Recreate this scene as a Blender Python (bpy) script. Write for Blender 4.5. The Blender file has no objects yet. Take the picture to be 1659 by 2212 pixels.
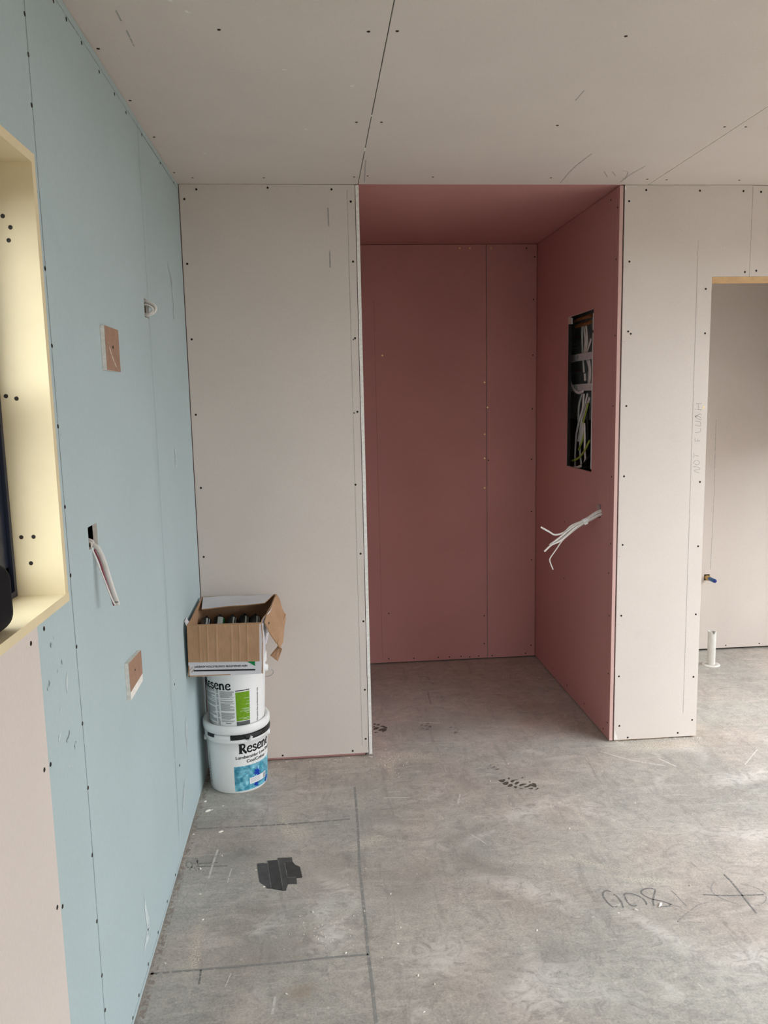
import bpy, bmesh, math, random
from mathutils import Vector, Matrix
random.seed(7)
scene = bpy.context.scene
COL = scene.collection

# ------------------------------------------------------------------ camera
IMG_W, F_PX = 1659.0, 1706.741
CAM_H = 1.5435
yaw, pitch, roll = 0.0835, 0.1393, 0.0212
cam_data = bpy.data.cameras.new('camera')
cam = bpy.data.objects.new('camera', cam_data)
COL.objects.link(cam)
cam_data.sensor_fit = 'HORIZONTAL'
cam_data.sensor_width = 36.0
cam_data.lens = F_PX / IMG_W * 36.0
cam_data.clip_start = 0.02
fw = Vector((math.sin(yaw) * math.cos(pitch), math.cos(yaw) * math.cos(pitch), -math.sin(pitch)))
rt = Vector((math.cos(yaw), -math.sin(yaw), 0.0))
dn = fw.cross(rt)
rt2 = rt * math.cos(roll) + dn * math.sin(roll)
dn2 = dn * math.cos(roll) - rt * math.sin(roll)
m = Matrix((rt2, -dn2, -fw)).transposed().to_4x4()
m.translation = (0, 0, CAM_H)
cam.matrix_world = m
scene.camera = cam

# ------------------------------------------------------------------ world, daylight, exposure
world = bpy.data.worlds.new('overcast_sky')
scene.world = world
world.use_nodes = True
wn = world.node_tree.nodes
wn['Background'].inputs['Color'].default_value = (0.93, 0.965, 1.02, 1)
wn['Background'].inputs['Strength'].default_value = 10.2
scene.view_settings.view_transform = 'Standard'
scene.view_settings.look = 'None'
scene.view_settings.gamma = 1.0
scene.view_settings.use_curve_mapping = False
scene.view_settings.exposure = 0.0
scene.cycles.max_bounces = 8
scene.cycles.diffuse_bounces = 6
scene.cycles.transparent_max_bounces = 8
scene.cycles.use_denoising = True

# room dimensions (metres)
XL = -0.505           # face of the left (blue) wall
YP = 3.2882           # face of the partition with the niche
ZC = 2.40             # ceiling
XNL, XNR = 0.2014, 1.2724   # niche sides
YN = 4.5025           # niche back
XD = 1.6776           # left side of the doorway
ZD = 2.016            # doorway head
YF = 4.4609           # far room wall
XR = 2.95             # right wall
YB = -3.2             # rear wall
WIN_Y0, WIN_Y1, WIN_Z0, WIN_Z1 = -0.75, 1.585, 1.163, 2.008
# glazed openings of the room that lie behind and beside the camera
OPEN_R = (-.2, 3.15, 0.0, 2.1)       # right wall: y0, y1, z0, z1
OPEN_B = (0.8, 2.8, 0.0, 2.1)         # rear wall: x0, x1, z0, z1
OPEN_F = (3.45, 4.2, 0.0, 1.35)       # far room right wall, unseen, kept low to light the floor more than the wall: y0, y1, z0, z1

def portal(name, loc, rot, sx, sy):
    l = bpy.data.lights.new(name, 'AREA')
    l.shape = 'RECTANGLE'
    l.size, l.size_y = sx, sy
    l.cycles.is_portal = True
    o = bpy.data.objects.new(name, l)
    o.location, o.rotation_euler = loc, rot
    COL.objects.link(o)
H = math.pi / 2
portal('daylight_portal', (XR + .06, (OPEN_R[0] + OPEN_R[1]) / 2, 1.05), (0, H, 0), 2.1, OPEN_R[1] - OPEN_R[0])
portal('daylight_portal', ((OPEN_B[0] + OPEN_B[1]) / 2, YB - .06, 1.05), (H, 0, 0), OPEN_B[1] - OPEN_B[0], 2.1)
portal('daylight_portal', (XR + .06, 3.82, .67), (0, H, 0), 1.35, .75)
portal('daylight_portal', (-.68, .42, 1.585), (0, -H, 0), .85, 2.3)

# measured positions (metres) of screws, marks, wires
DATA = {"SCREWS":{"grey":[[-0.4351,2.38],[-0.4834,2.3436],[-0.158,2.3864],[0.0933,2.3805],[0.1685,2.3339],[-0.4855,2.0981],[0.1716,2.1028],[-0.484,1.8053],[0.1719,1.8005],[-0.4835,1.5049],[0.1737,1.5025],[-0.4788,1.2058],[-0.4825,0.9169],[0.1581,1.2001],[0.1721,0.9059],[0.1766,0.6107],[0.175,0.3043],[0.1736,0.0801],[0.1154,0.028],[-0.1898,0.0253]],"grey_small":[[0.1651,1.7951],[0.1602,1.498]],"pillar":[[1.3834,2.379],[1.6124,2.3765],[1.7999,2.3753],[1.312,2.3354],[1.3186,2.0955],[1.8203,2.0499],[1.652,1.9824],[1.3198,1.8117],[1.3311,1.8021],[1.6555,1.7995],[1.3187,1.5016],[1.3151,1.2014],[1.6557,1.1672],[1.3154,0.9017],[1.6575,0.883],[1.316,0.5841],[1.6577,0.5752],[1.3112,0.3059],[1.657,0.2858],[1.3182,0.0735],[1.6575,0.0825],[1.3582,0.0163],[1.5919,0.0246]],"pillar_brass":[[1.6607,1.4883]],"lintel":[[1.8764,2.3721],[1.8702,2.055]],"ceil":[[-0.1922,1.9832],[0.1532,1.9794],[0.2202,1.9745],[0.7733,1.98],[0.1566,2.5849],[0.234,2.5831],[-0.4928,2.0929],[-0.4922,2.4242],[-0.4868,2.7356],[-0.4929,3.1347],[-0.4353,3.2015],[0.7969,2.5997],[1.3506,2.6004],[1.4217,2.5989],[0.1788,3.1841],[0.2297,3.1711],[0.4838,3.1816],[0.9538,3.1907],[1.3521,3.2073],[1.4353,3.2134],[1.742,3.2179],[-0.1663,3.1994]],"blue":[[1.605,2.2577],[1.608,2.1894],[1.604,2.1004],[1.6078,1.8079],[1.6132,1.6635],[1.6117,1.508],[1.6158,1.3476],[1.6172,1.2073],[1.6202,1.0569],[1.6205,0.8909],[1.6241,0.7465],[1.6172,0.598],[1.6137,0.4466],[1.6196,0.3135],[1.6233,0.2263],[1.7918,2.3664],[1.8777,2.3695],[1.9902,2.3693],[2.1384,2.3652],[2.2902,2.3685],[2.4201,2.3664],[1.4446,1.1463],[1.4201,0.8964],[1.4205,0.6134],[2.444,0.0256],[2.3015,0.0284],[2.1587,0.027],[2.021,0.0316],[1.9057,0.0315],[1.8355,0.0261]],"blue_far":[[2.6275,2.3727],[2.9234,2.3741],[2.6235,0.6089],[2.6272,0.3169],[3.1879,2.3795]],"white":[[1.3743,1.1403],[1.3864,0.9024],[1.3922,0.6308]],"nback_brass":[[0.8307,2.3778],[0.8881,2.3775],[0.3865,1.7977],[0.9693,1.6377],[0.9683,1.3428],[0.9678,1.2041],[0.9672,1.0318]],"nback2_brass":[[1.0085,2.3769],[0.985,1.4958]],"nback":[[0.3872,0.0306],[0.5364,0.026],[0.6837,0.0244],[0.7507,0.024],[0.8206,0.0234],[0.8739,0.0178],[0.9272,0.0209],[0.3928,0.3071],[0.9618,0.2676],[0.9612,0.0967]],"nback2":[[1.0089,0.0198],[1.2126,0.0241],[1.2464,0.0715],[0.9895,1.1928],[1.2499,2.0952],[1.2488,1.7864],[1.2477,1.4822],[1.2437,1.1912],[1.2452,0.8839],[1.2466,0.596],[1.2566,2.328],[1.2087,2.3759]],"nright":[[3.3861,2.3636],[3.3113,2.3162],[3.3157,2.1098],[3.3112,1.7972],[3.318,1.5025],[3.3179,1.1979],[3.9654,0.9034],[3.9606,0.6044],[3.3138,0.9039],[3.3324,0.7682],[3.3173,0.5781],[3.3151,0.3114],[3.315,0.0803],[3.365,0.0302],[4.147,0.0455],[3.893,0.0448],[3.6253,0.0482]],"far":[[2.4463,0.0266],[2.6585,0.0281]]},"MARKS":{"digits":[[[0.8818,2.2166],[0.8883,2.1981],[0.8897,2.1716],[0.8857,2.1489]],[[0.8717,2.1556],[0.8565,2.1549],[0.8487,2.1739],[0.8452,2.2005],[0.8499,2.2241],[0.8652,2.2359],[0.878,2.2289]],[[0.9309,2.1538],[0.9188,2.1527],[0.9095,2.1667],[0.9099,2.1929],[0.9138,2.2112],[0.9305,2.2146],[0.9507,2.2014],[0.9615,2.1868],[0.9643,2.1654],[0.9606,2.1529]],[[0.9807,2.1454],[0.9901,2.1729],[1.0075,2.2028],[1.0171,2.2206],[1.0111,2.2307],[0.9942,2.2316],[0.9778,2.2253],[0.9695,2.2154],[0.9712,2.2017],[0.9884,2.1783],[1.0133,2.1659],[1.0328,2.1496],[1.0251,2.1402],[0.9951,2.1401]]],"faint":[[[1.0666,2.212],[1.0717,2.1898],[1.0748,2.1603],[1.0783,2.1303]],[[1.0173,2.0664],[1.0532,2.094],[1.0823,2.1131],[1.1162,2.1346],[1.1541,2.1431]],[[1.0173,2.0664],[1.032,2.0633]],[[1.0498,2.0631],[1.0653,2.0584],[1.0955,2.0539]],[[1.1966,2.359],[1.2002,2.3402],[1.2032,2.3205]],[[1.0333,2.1469],[1.0505,2.1372],[1.0597,2.1284]]],"star":[[[1.2715,2.275],[1.2751,2.2288],[1.2728,2.174],[1.2703,2.1268],[1.2682,2.0763]],[[1.1547,2.181],[1.2029,2.1716],[1.2672,2.164],[1.34,2.1591]]],"star_faint":[[[1.2217,2.2408],[1.2002,2.2182],[1.1895,2.192],[1.1951,2.1698],[1.2102,2.1469],[1.2382,2.1238]],[[1.3458,2.1573],[1.3447,2.179],[1.3291,2.2001],[1.2985,2.2204]],[[1.3429,2.1523],[1.3312,2.1326],[1.304,2.1151],[1.2829,2.1134]]],"chalk":[[[0.1096,3.014],[0.1056,2.7156],[0.0989,2.4679],[0.0991,2.3587],[0.0995,2.1649],[0.0992,2.0297],[0.1015,1.9087],[0.102,1.7791]],[[-0.5034,2.0233],[-0.3635,2.0241],[-0.2354,2.0248],[-0.106,2.0271],[-0.0079,2.0316],[0.0993,2.0313]]],"chalk_thin":[[[-0.4887,2.7689],[-0.339,2.7639],[-0.124,2.7618],[0.0791,2.7671]],[[-0.3645,2.0242],[-0.3619,1.9682]],[[-0.4489,2.542],[-0.3799,2.5406]],[[-0.453,2.5253],[-0.3445,2.5168]]],"scribble":[[[-0.4629,2.5243],[-0.475,2.5214],[-0.484,2.5312],[-0.4875,2.5494],[-0.4817,2.5565],[-0.4721,2.552],[-0.4649,2.5377],[-0.4654,2.5246],[-0.4707,2.51],[-0.4624,2.5046]],[[-0.4643,2.5758],[-0.4545,2.5701],[-0.4496,2.5537],[-0.4557,2.5433],[-0.4618,2.5507],[-0.4528,2.5586],[-0.4441,2.533],[-0.4546,2.5189],[-0.4457,2.5005]]],"niche_mark":[[[0.5353,4.1658],[0.589,4.158],[0.5958,4.1233]],[[0.521,4.0588],[0.5512,4.0361],[0.5937,4.053]],[[0.5515,4.0269],[0.5446,3.921],[0.5427,3.853]],[[0.5483,3.9467],[0.577,3.9426]],[[0.6004,3.9464],[0.6195,3.9436],[0.6048,3.9125]],[[0.528,4.241],[0.5717,4.2548],[0.5878,4.1974]]],"prints":{"a":[[[0.6968,2.9979],[0.7086,3.0],[0.7267,3.0013],[0.7211,2.9868],[0.7123,2.9753],[0.7022,2.9766],[0.6984,2.9861]],[[0.706,2.9672],[0.719,2.978],[0.7284,2.9811],[0.7333,2.9762],[0.732,2.9674],[0.7236,2.9543],[0.7151,2.9511],[0.7086,2.9562]],[[0.7198,2.9424],[0.7307,2.9551],[0.7399,2.961],[0.7448,2.9533],[0.7431,2.9429],[0.7353,2.9359],[0.7239,2.9349]],[[0.7459,2.9373],[0.754,2.9387],[0.7583,2.9322],[0.7553,2.9239],[0.7484,2.9202],[0.7446,2.9252]],[[0.7421,2.9804],[0.7519,2.9918],[0.7643,2.9928],[0.7782,2.9925],[0.78,2.9893],[0.7628,2.9868],[0.7534,2.9736],[0.7477,2.9682],[0.7429,2.9732]],[[0.7528,2.9576],[0.7622,2.9707],[0.7702,2.975],[0.7777,2.9705],[0.7742,2.9638],[0.7623,2.9511],[0.7559,2.9494]],[[0.7376,3.0101],[0.7451,3.0136],[0.7484,3.0094],[0.7405,2.9951],[0.7389,2.999]],[[0.7676,2.9416],[0.7765,2.9528],[0.7912,2.9562],[0.8025,2.953],[0.8002,2.948],[0.7855,2.941],[0.7718,2.9347]],[[0.7848,2.9288],[0.8007,2.9338],[0.8127,2.9464],[0.8306,2.9547],[0.8379,2.9502],[0.8381,2.9325],[0.8322,2.9175],[0.8248,2.9219],[0.814,2.9321],[0.8013,2.9232],[0.7871,2.9215]],[[0.796,2.91],[0.8093,2.9152],[0.821,2.9172],[0.8113,2.9039],[0.8021,2.9075]],[[0.8191,2.8984],[0.8267,2.9043],[0.837,2.9134],[0.8395,2.9061],[0.8307,2.9004]],[[0.7918,3.0013],[0.7984,3.0096],[0.8039,3.0071],[0.8011,3.0001]],[[0.8129,2.9659],[0.821,2.9703],[0.8235,2.9635],[0.8163,2.9594]],[[0.764,2.921],[0.7722,2.9165],[0.7789,2.9129],[0.7725,2.9113],[0.7651,2.9157]]],"b":[[[0.6699,3.1016],[0.6775,3.1037],[0.6808,3.0983],[0.6758,3.0959]],[[0.6898,3.1068],[0.6985,3.1095],[0.7068,3.1221],[0.7134,3.1232],[0.7125,3.1155],[0.7033,3.1069],[0.6949,3.1015]],[[0.6978,3.0903],[0.7091,3.0927],[0.7186,3.0992],[0.7225,3.0929],[0.7164,3.086],[0.7036,3.0846]],[[0.7195,3.1263],[0.7283,3.1291],[0.729,3.1243],[0.7211,3.1214]],[[0.6853,3.1308],[0.6957,3.1373],[0.7019,3.1365],[0.6936,3.1277]],[[0.7334,3.105],[0.7426,3.1057],[0.7439,3.0997],[0.7371,3.0975]]],"c":[[[0.2326,3.6394],[0.2456,3.6339],[0.2386,3.6201],[0.2301,3.625]],[[0.2427,3.6159],[0.2511,3.6273],[0.2627,3.6242],[0.2557,3.6105]],[[0.2266,3.5782],[0.2396,3.5944],[0.2568,3.5885],[0.2464,3.5683],[0.2268,3.5603]],[[0.2606,3.5988],[0.2731,3.6066],[0.2814,3.5996],[0.2921,3.5873],[0.2937,3.5726],[0.2821,3.5742],[0.2717,3.5901]],[[0.2468,3.554],[0.2583,3.5703],[0.2763,3.575],[0.2905,3.5695],[0.2836,3.5419],[0.2637,3.5305],[0.2681,3.5476],[0.2534,3.546]],[[0.2264,3.5356],[0.2382,3.5375],[0.2477,3.5292],[0.2316,3.5279]],[[0.2285,3.6032],[0.2375,3.6056],[0.2335,3.5916],[0.2272,3.5853]]],"d":[[[0.4509,3.5802],[0.4608,3.5986],[0.4689,3.5923],[0.4626,3.5786]],[[0.4836,3.6014],[0.4939,3.611],[0.5005,3.6049],[0.4913,3.5929]],[[0.4674,3.5706],[0.4811,3.5833],[0.4893,3.5786],[0.48,3.5653]],[[0.4848,3.5574],[0.4975,3.5738],[0.5052,3.5655],[0.5016,3.5515]],[[0.4539,3.5472],[0.465,3.5529],[0.4631,3.5388]],[[0.4688,3.5381],[0.4828,3.5433],[0.489,3.5353],[0.476,3.5264]]],"e":[[[0.5839,3.5403],[0.5975,3.5507],[0.6053,3.5446],[0.592,3.5356]],[[0.6064,3.5337],[0.6155,3.5432],[0.6193,3.5319],[0.6109,3.5259]],[[0.5955,3.4716],[0.604,3.4949],[0.6209,3.4997],[0.6143,3.4795],[0.6014,3.4639]],[[0.617,3.5108],[0.6286,3.5178],[0.6285,3.5093]]]},"tape":[[[-0.2458,2.5162],[-0.227,2.5185],[-0.2101,2.5119],[-0.2028,2.4637],[-0.1889,2.372],[-0.2052,2.374],[-0.2097,2.387],[-0.2302,2.4126],[-0.2376,2.4546]],[[-0.2118,2.5294],[-0.1774,2.5288],[-0.1717,2.505],[-0.162,2.4455],[-0.1514,2.3553],[-0.1787,2.3667],[-0.1909,2.3744],[-0.2041,2.4638]],[[-0.178,2.5405],[-0.1293,2.5382],[-0.1258,2.5086],[-0.1509,2.5094],[-0.1401,2.4233],[-0.1377,2.3889],[-0.1434,2.3563],[-0.1521,2.3564],[-0.164,2.4458],[-0.1731,2.5051]],[[-0.1534,2.5074],[-0.1252,2.5086],[-0.1169,2.4915],[-0.1009,2.4782],[-0.0922,2.4208],[-0.11,2.4197],[-0.1407,2.4212]],[[-0.14,2.4211],[-0.1113,2.4199],[-0.1087,2.3876],[-0.139,2.3912]]],"debris":[[-0.481,2.9692],[-0.4067,2.9261],[-0.4602,2.8941],[-0.4446,2.9006],[-0.3934,2.7362],[-0.3708,2.5805],[-0.4346,2.51],[-0.5008,2.642],[-0.4906,2.7309],[-0.4158,2.3684],[-0.3889,2.24],[-0.2471,2.4813],[-0.215,2.3836],[-0.0415,2.1133],[-0.0316,2.1405],[-0.0205,2.1177],[0.0365,2.0449],[0.1884,2.2988],[0.2018,2.1352],[0.1859,2.0661],[0.2281,1.9343],[0.2679,1.897],[0.2263,1.8044],[-0.1261,1.9061],[-0.4678,2.0591],[-0.0577,2.2383],[0.0664,2.2052],[0.8614,2.1249],[0.9191,2.1333],[1.0013,2.1466],[1.1359,2.2303],[0.8668,3.1208],[0.6615,2.9915],[1.0459,3.0475],[0.7717,3.135],[0.8657,2.6035],[1.1706,2.749],[0.6886,2.2425],[1.4197,3.2092],[1.3692,3.1597],[-0.1889,3.3057],[-0.1759,3.2814],[-0.2071,3.2632],[0.5881,1.8426],[0.597,2.0765],[1.5773,2.7224]],"notflush":[[[1.6503,1.2068],[1.6265,1.2169],[1.6535,1.2235],[1.6417,1.2324],[1.6213,1.2354]],[[1.6233,1.2501],[1.6281,1.2585],[1.6407,1.2618],[1.6498,1.2542],[1.6489,1.2457],[1.6388,1.2423],[1.6285,1.2462],[1.6233,1.2501]],[[1.6223,1.2941],[1.6245,1.2733]],[[1.6234,1.2843],[1.6477,1.2788]],[[1.6504,1.3463],[1.6281,1.3451],[1.6267,1.358]],[[1.6392,1.3456],[1.6381,1.3553]],[[1.6251,1.3804],[1.6465,1.3835],[1.65,1.3907],[1.6485,1.3992]],[[1.6252,1.4143],[1.6468,1.4089],[1.6504,1.4149],[1.6462,1.4271],[1.6259,1.4312]],[[1.6239,1.4529],[1.6279,1.4456],[1.6497,1.4354],[1.6493,1.4451],[1.6289,1.454],[1.624,1.4481],[1.6462,1.4621],[1.6515,1.4547]],[[1.6203,1.4819],[1.6519,1.4776]],[[1.6266,1.5046],[1.6509,1.5052]],[[1.6359,1.5044],[1.638,1.4791]]],"ceil_marks":[[[1.0139,3.2633],[1.0017,3.0537],[1.01,2.8853]],[[1.2577,3.2482],[1.2579,3.1306],[1.2694,3.027]],[[-0.4045,1.9003],[-0.4042,1.9489]],[[-0.4033,1.9935],[-0.4041,2.0772]],[[0.7856,2.3894],[0.7856,2.3133]],[[1.1357,3.1006],[1.1768,3.176]],[[1.2038,3.0877],[1.2337,3.1121],[1.2557,3.1949],[1.2437,3.1884]],[[1.1666,3.1003],[1.2055,3.1628]],[[0.2095,2.9666],[0.2224,3.2548]]],"pink_ceil":[[1.0139,3.2633]]},"SW":{"rail1":[[1.33,4.1216,1.7377],[1.33,3.9418,1.7406],[1.33,3.7649,1.7407]],"rail2":[[1.33,4.1163,1.5887],[1.33,3.9357,1.5908],[1.33,3.7581,1.5895]],"bar1":[[1.335,4.0388,1.9291],[1.335,3.9076,1.9302],[1.335,3.7758,1.9293]],"bar2":[[1.335,4.0048,1.8987],[1.335,3.9063,1.8997],[1.335,3.789,1.8993]],"mark":[[1.385,4.1923,1.8228]],"plate":[[1.385,4.2984,1.9254],[1.385,4.2952,1.8357],[1.385,4.2733,1.4254],[1.385,4.1198,1.4285]],"white":[[[1.36,3.9885,1.8958],[1.36,3.986,1.8344],[1.36,3.9786,1.7631],[1.36,3.9617,1.7079],[1.36,3.9505,1.6658]],[[1.355,3.9455,1.8929],[1.355,3.9242,1.8297],[1.355,3.9287,1.7889],[1.355,3.9464,1.7633]],[[1.352,3.9059,1.8913],[1.352,3.8879,1.8269],[1.352,3.8984,1.7869],[1.352,3.9121,1.7469]],[[1.35,3.825,1.822],[1.35,3.8593,1.7884],[1.35,3.8884,1.7598]],[[1.36,3.9094,1.724],[1.36,3.8711,1.6832],[1.36,3.8753,1.6425],[1.36,3.886,1.6078]],[[1.35,3.8503,1.7211],[1.35,3.8306,1.6817],[1.35,3.8318,1.6413],[1.35,3.8393,1.607]],[[1.32,4.0851,1.6779],[1.32,4.0456,1.6273],[1.32,3.9902,1.5836],[1.32,3.9179,1.5657],[1.32,3.8429,1.5729]],[[1.355,3.9556,1.561],[1.355,3.9967,1.521],[1.355,4.0137,1.4803],[1.355,4.0152,1.4395],[1.355,4.0042,1.3989]],[[1.345,3.9025,1.5606],[1.345,3.9128,1.5211],[1.345,3.9231,1.4813],[1.345,3.9578,1.4408],[1.345,3.9871,1.3996],[1.345,4.0105,1.3579],[1.345,4.0239,1.2955],[1.345,4.0307,1.2224],[1.345,4.0259,1.1811]],[[1.355,3.8784,1.5601],[1.355,3.9061,1.5209],[1.355,3.9342,1.481],[1.355,3.9623,1.4304],[1.355,3.9848,1.379],[1.355,4.0135,1.3164]],[[1.35,3.8345,1.5403],[1.35,3.8676,1.5052],[1.35,3.8898,1.4775],[1.35,3.9172,1.4214],[1.35,3.9327,1.3608],[1.35,3.9607,1.2987]],[[1.355,3.9498,1.4206],[1.355,3.9721,1.3693],[1.355,3.9823,1.3179],[1.355,3.9798,1.2566],[1.355,3.959,1.2006]],[[1.34,3.8759,1.4127],[1.34,3.8671,1.3437],[1.34,3.8675,1.284],[1.34,3.8565,1.2349],[1.34,3.879,1.2032]],[[1.3,4.0819,1.1779],[1.3,4.0153,1.1853],[1.3,3.9505,1.1844],[1.3,3.8757,1.1905],[1.3,3.798,1.2067]]],"green":[[[1.345,3.8419,1.5113],[1.345,3.8747,1.462],[1.345,3.9026,1.4219],[1.345,3.8891,1.3825],[1.345,3.9166,1.3253],[1.345,3.9758,1.2735]],[[1.315,3.726,1.3351],[1.315,3.7923,1.2851],[1.315,3.8616,1.2472],[1.315,3.9282,1.2285],[1.315,3.9911,1.2178]]],"black":[[[1.325,3.7511,1.2602],[1.325,3.807,1.225],[1.325,3.8767,1.1917],[1.325,3.9496,1.1674],[1.325,4.0393,1.1702]],[[1.33,3.7515,1.2037],[1.33,3.8317,1.1912],[1.33,3.9151,1.1742],[1.33,3.996,1.1612]],[[1.36,3.8732,1.5109],[1.36,3.8876,1.4417],[1.36,3.8842,1.3624],[1.36,3.8744,1.2731]]],"brown":[[[1.385,4.1902,1.858],[1.385,4.0792,1.8492]],[[1.385,4.1904,1.6831],[1.385,4.0559,1.6789]],[[1.385,4.1827,1.4485],[1.385,4.1433,1.4491]]],"label":[[1.345,3.8942,1.6578],[1.345,3.8866,1.6226]],"frame":[[1.287,3.6237,1.9222],[1.287,3.6314,1.8476],[1.287,3.6334,1.8307],[1.287,3.6344,1.5373],[1.287,3.632,1.5587],[1.287,3.6286,1.2993],[1.287,3.6306,1.2842],[1.287,3.6327,1.2088]],"bundle":[[[1.2695,3.44,1.0345],[1.2385,3.44,1.0209],[1.1942,3.44,0.9931],[1.1351,3.44,0.9687],[1.1028,3.44,0.9404],[1.0614,3.44,0.9302],[1.0316,3.44,0.9459],[0.9945,3.44,0.9677]],[[1.2678,3.435,1.0294],[1.2368,3.435,1.0158],[1.1955,3.435,0.9909],[1.1483,3.435,0.969],[1.113,3.435,0.9438],[1.0777,3.435,0.9157],[1.0336,3.435,0.885]],[[1.2716,3.445,1.0221],[1.2405,3.445,1.0084],[1.1991,3.445,0.9834],[1.1458,3.445,0.9587],[1.1163,3.445,0.9362],[1.081,3.445,0.905],[1.0425,3.445,0.8843]],[[1.2661,3.43,1.0185],[1.2293,3.43,1.0022],[1.1909,3.43,0.983],[1.1468,3.43,0.9581],[1.1145,3.43,0.9299],[1.0793,3.43,0.9018],[1.041,3.43,0.8856],[1.0086,3.43,0.8573]],[[1.2699,3.44,1.0125],[1.2329,3.44,0.9947],[1.1945,3.44,0.9769],[1.1561,3.44,0.9533],[1.1208,3.44,0.9251],[1.0943,3.44,0.9025],[1.0679,3.44,0.8651],[1.0415,3.44,0.8276],[1.0372,3.44,0.81],[1.0524,3.44,0.7708]]],"bundle_tag":[[1.1901,3.428,0.995],[1.2108,3.428,0.9972],[1.2081,3.428,0.9768],[1.1934,3.428,0.9715]],"bcable1":[[-0.5151,1.8,1.2465],[-0.5087,1.8,1.2379],[-0.4973,1.8,1.228],[-0.4871,1.8,1.2001],[-0.4793,1.8,1.1658],[-0.4714,1.8,1.1314],[-0.4625,1.8,1.0966]],"bcable2":[[-0.511,1.785,1.2469],[-0.507,1.785,1.2332],[-0.502,1.785,1.2184],[-0.4922,1.785,1.1865],[-0.4807,1.785,1.1481],[-0.4725,1.785,1.1201],[-0.4637,1.785,1.0995]],"loop":[[-0.5163,2.56,1.8652],[-0.5044,2.56,1.8621],[-0.4921,2.56,1.8559],[-0.4839,2.56,1.8488],[-0.4817,2.56,1.8427],[-0.4842,2.56,1.8351],[-0.4911,2.56,1.8297],[-0.5015,2.56,1.8252],[-0.5144,2.56,1.8229]],"loop2":[[-0.5124,2.54,1.8522],[-0.502,2.54,1.8506],[-0.4937,2.54,1.846],[-0.4875,2.54,1.84],[-0.4864,2.54,1.8339],[-0.4922,2.54,1.829],[-0.5025,2.54,1.8251]]},"smear":[[2.0219,0.2438],[2.0364,0.1747],[2.0539,0.1132],[2.0151,0.1032],[1.9775,0.0935]],"smears":[[[1.5548,1.0306],[1.5443,1.0118],[1.5416,0.9866]],[[1.4977,0.974],[1.4921,0.969]],[[1.4823,0.9292],[1.4732,0.9186]],[[2.8012,0.4121],[2.7981,0.3435],[2.7993,0.2867]],[[2.8483,0.2425],[2.8364,0.2337]],[[2.715,0.2223],[2.6879,0.2016],[2.6487,0.1674],[2.6454,0.1351]],[[1.5232,0.847],[1.5209,0.8425]]],"scuffs":[[[1.4876,1.1181],[1.4688,1.1045]],[[1.5269,1.0569],[1.4966,1.0454]],[[1.4555,1.0492],[1.4361,1.0318]],[[1.543,0.9123],[1.5156,0.896]],[[1.5702,0.8755],[1.5539,0.8595]]],"smears_up":[[[2.9559,2.0425],[3.0253,1.9724],[3.0257,1.8569]],[[2.8906,1.3894],[2.8877,1.3231]]]}

# ------------------------------------------------------------------ materials
def srgb(r, g, b):
    f = lambda c: ((c / 255.0 + 0.055) / 1.055) ** 2.4 if c > 10 else c / 255.0 / 12.92
    return (f(r), f(g), f(b), 1.0)

class NT:
    def __init__(self, name):
        self.m = bpy.data.materials.new(name)
        self.m.use_nodes = True
        self.t = self.m.node_tree
        self.n = self.t.nodes
        self.p = self.n['Principled BSDF']
        self.tc = self.n.new('ShaderNodeTexCoord')
    def link(self, a, b): self.t.links.new(a, b)
    def mapping(self, scale=(1, 1, 1), rot=(0, 0, 0), loc=(0, 0, 0), coord='Object'):
        mp = self.n.new('ShaderNodeMapping')
        mp.inputs['Scale'].default_value = scale
        mp.inputs['Rotation'].default_value = rot
        mp.inputs['Location'].default_value = loc
        self.link(self.tc.outputs[coord], mp.inputs['Vector'])
        return mp.outputs['Vector']
    def noise(self, scale, detail=4, rough=.55, dist=0, vec=None):
        x = self.n.new('ShaderNodeTexNoise')
        x.inputs['Scale'].default_value = scale
        x.inputs['Detail'].default_value = detail
        x.inputs['Roughness'].default_value = rough
        x.inputs['Distortion'].default_value = dist
        self.link(vec if vec is not None else self.tc.outputs['Object'], x.inputs['Vector'])
        return x.outputs['Fac']
    def ramp(self, fac, stops):
        r = self.n.new('ShaderNodeValToRGB')
        e = r.color_ramp.elements
        while len(e) < len(stops): e.new(.5)
        for el, (p, c) in zip(e, stops):
            el.position = p
            el.color = c if hasattr(c, '__len__') else (c, c, c, 1)
        self.link(fac, r.inputs['Fac'])
        return r.outputs['Color']
    def mix(self, fac, a, b, mode='MIX'):
        x = self.n.new('ShaderNodeMix')
        x.data_type = 'RGBA'
        x.blend_type = mode
        for i, v in ((0, fac), (6, a), (7, b)):
            if hasattr(v, 'is_output'): self.link(v, x.inputs[i])
            else: x.inputs[i].default_value = v
        return x.outputs[2]
    def math(self, op, a, b=0.0, clamp=False):
        x = self.n.new('ShaderNodeMath')
        x.operation = op
        x.use_clamp = clamp
        for i, v in ((0, a), (1, b)):
            if hasattr(v, 'is_output'): self.link(v, x.inputs[i])
            else: x.inputs[i].default_value = v
        return x.outputs[0]
    def bump(self, h, strength=.1, dist=.002):
        b = self.n.new('ShaderNodeBump')
        b.inputs['Strength'].default_value = strength
        b.inputs['Distance'].default_value = dist
        self.link(h, b.inputs['Height'])
        self.link(b.outputs['Normal'], self.p.inputs['Normal'])
    def color(self, c):
        if hasattr(c, 'is_output'): self.link(c, self.p.inputs['Base Color'])
        else: self.p.inputs['Base Color'].default_value = c
    def rough(self, v):
        if hasattr(v, 'is_output'): self.link(v, self.p.inputs['Roughness'])
        else: self.p.inputs['Roughness'].default_value = v

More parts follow.
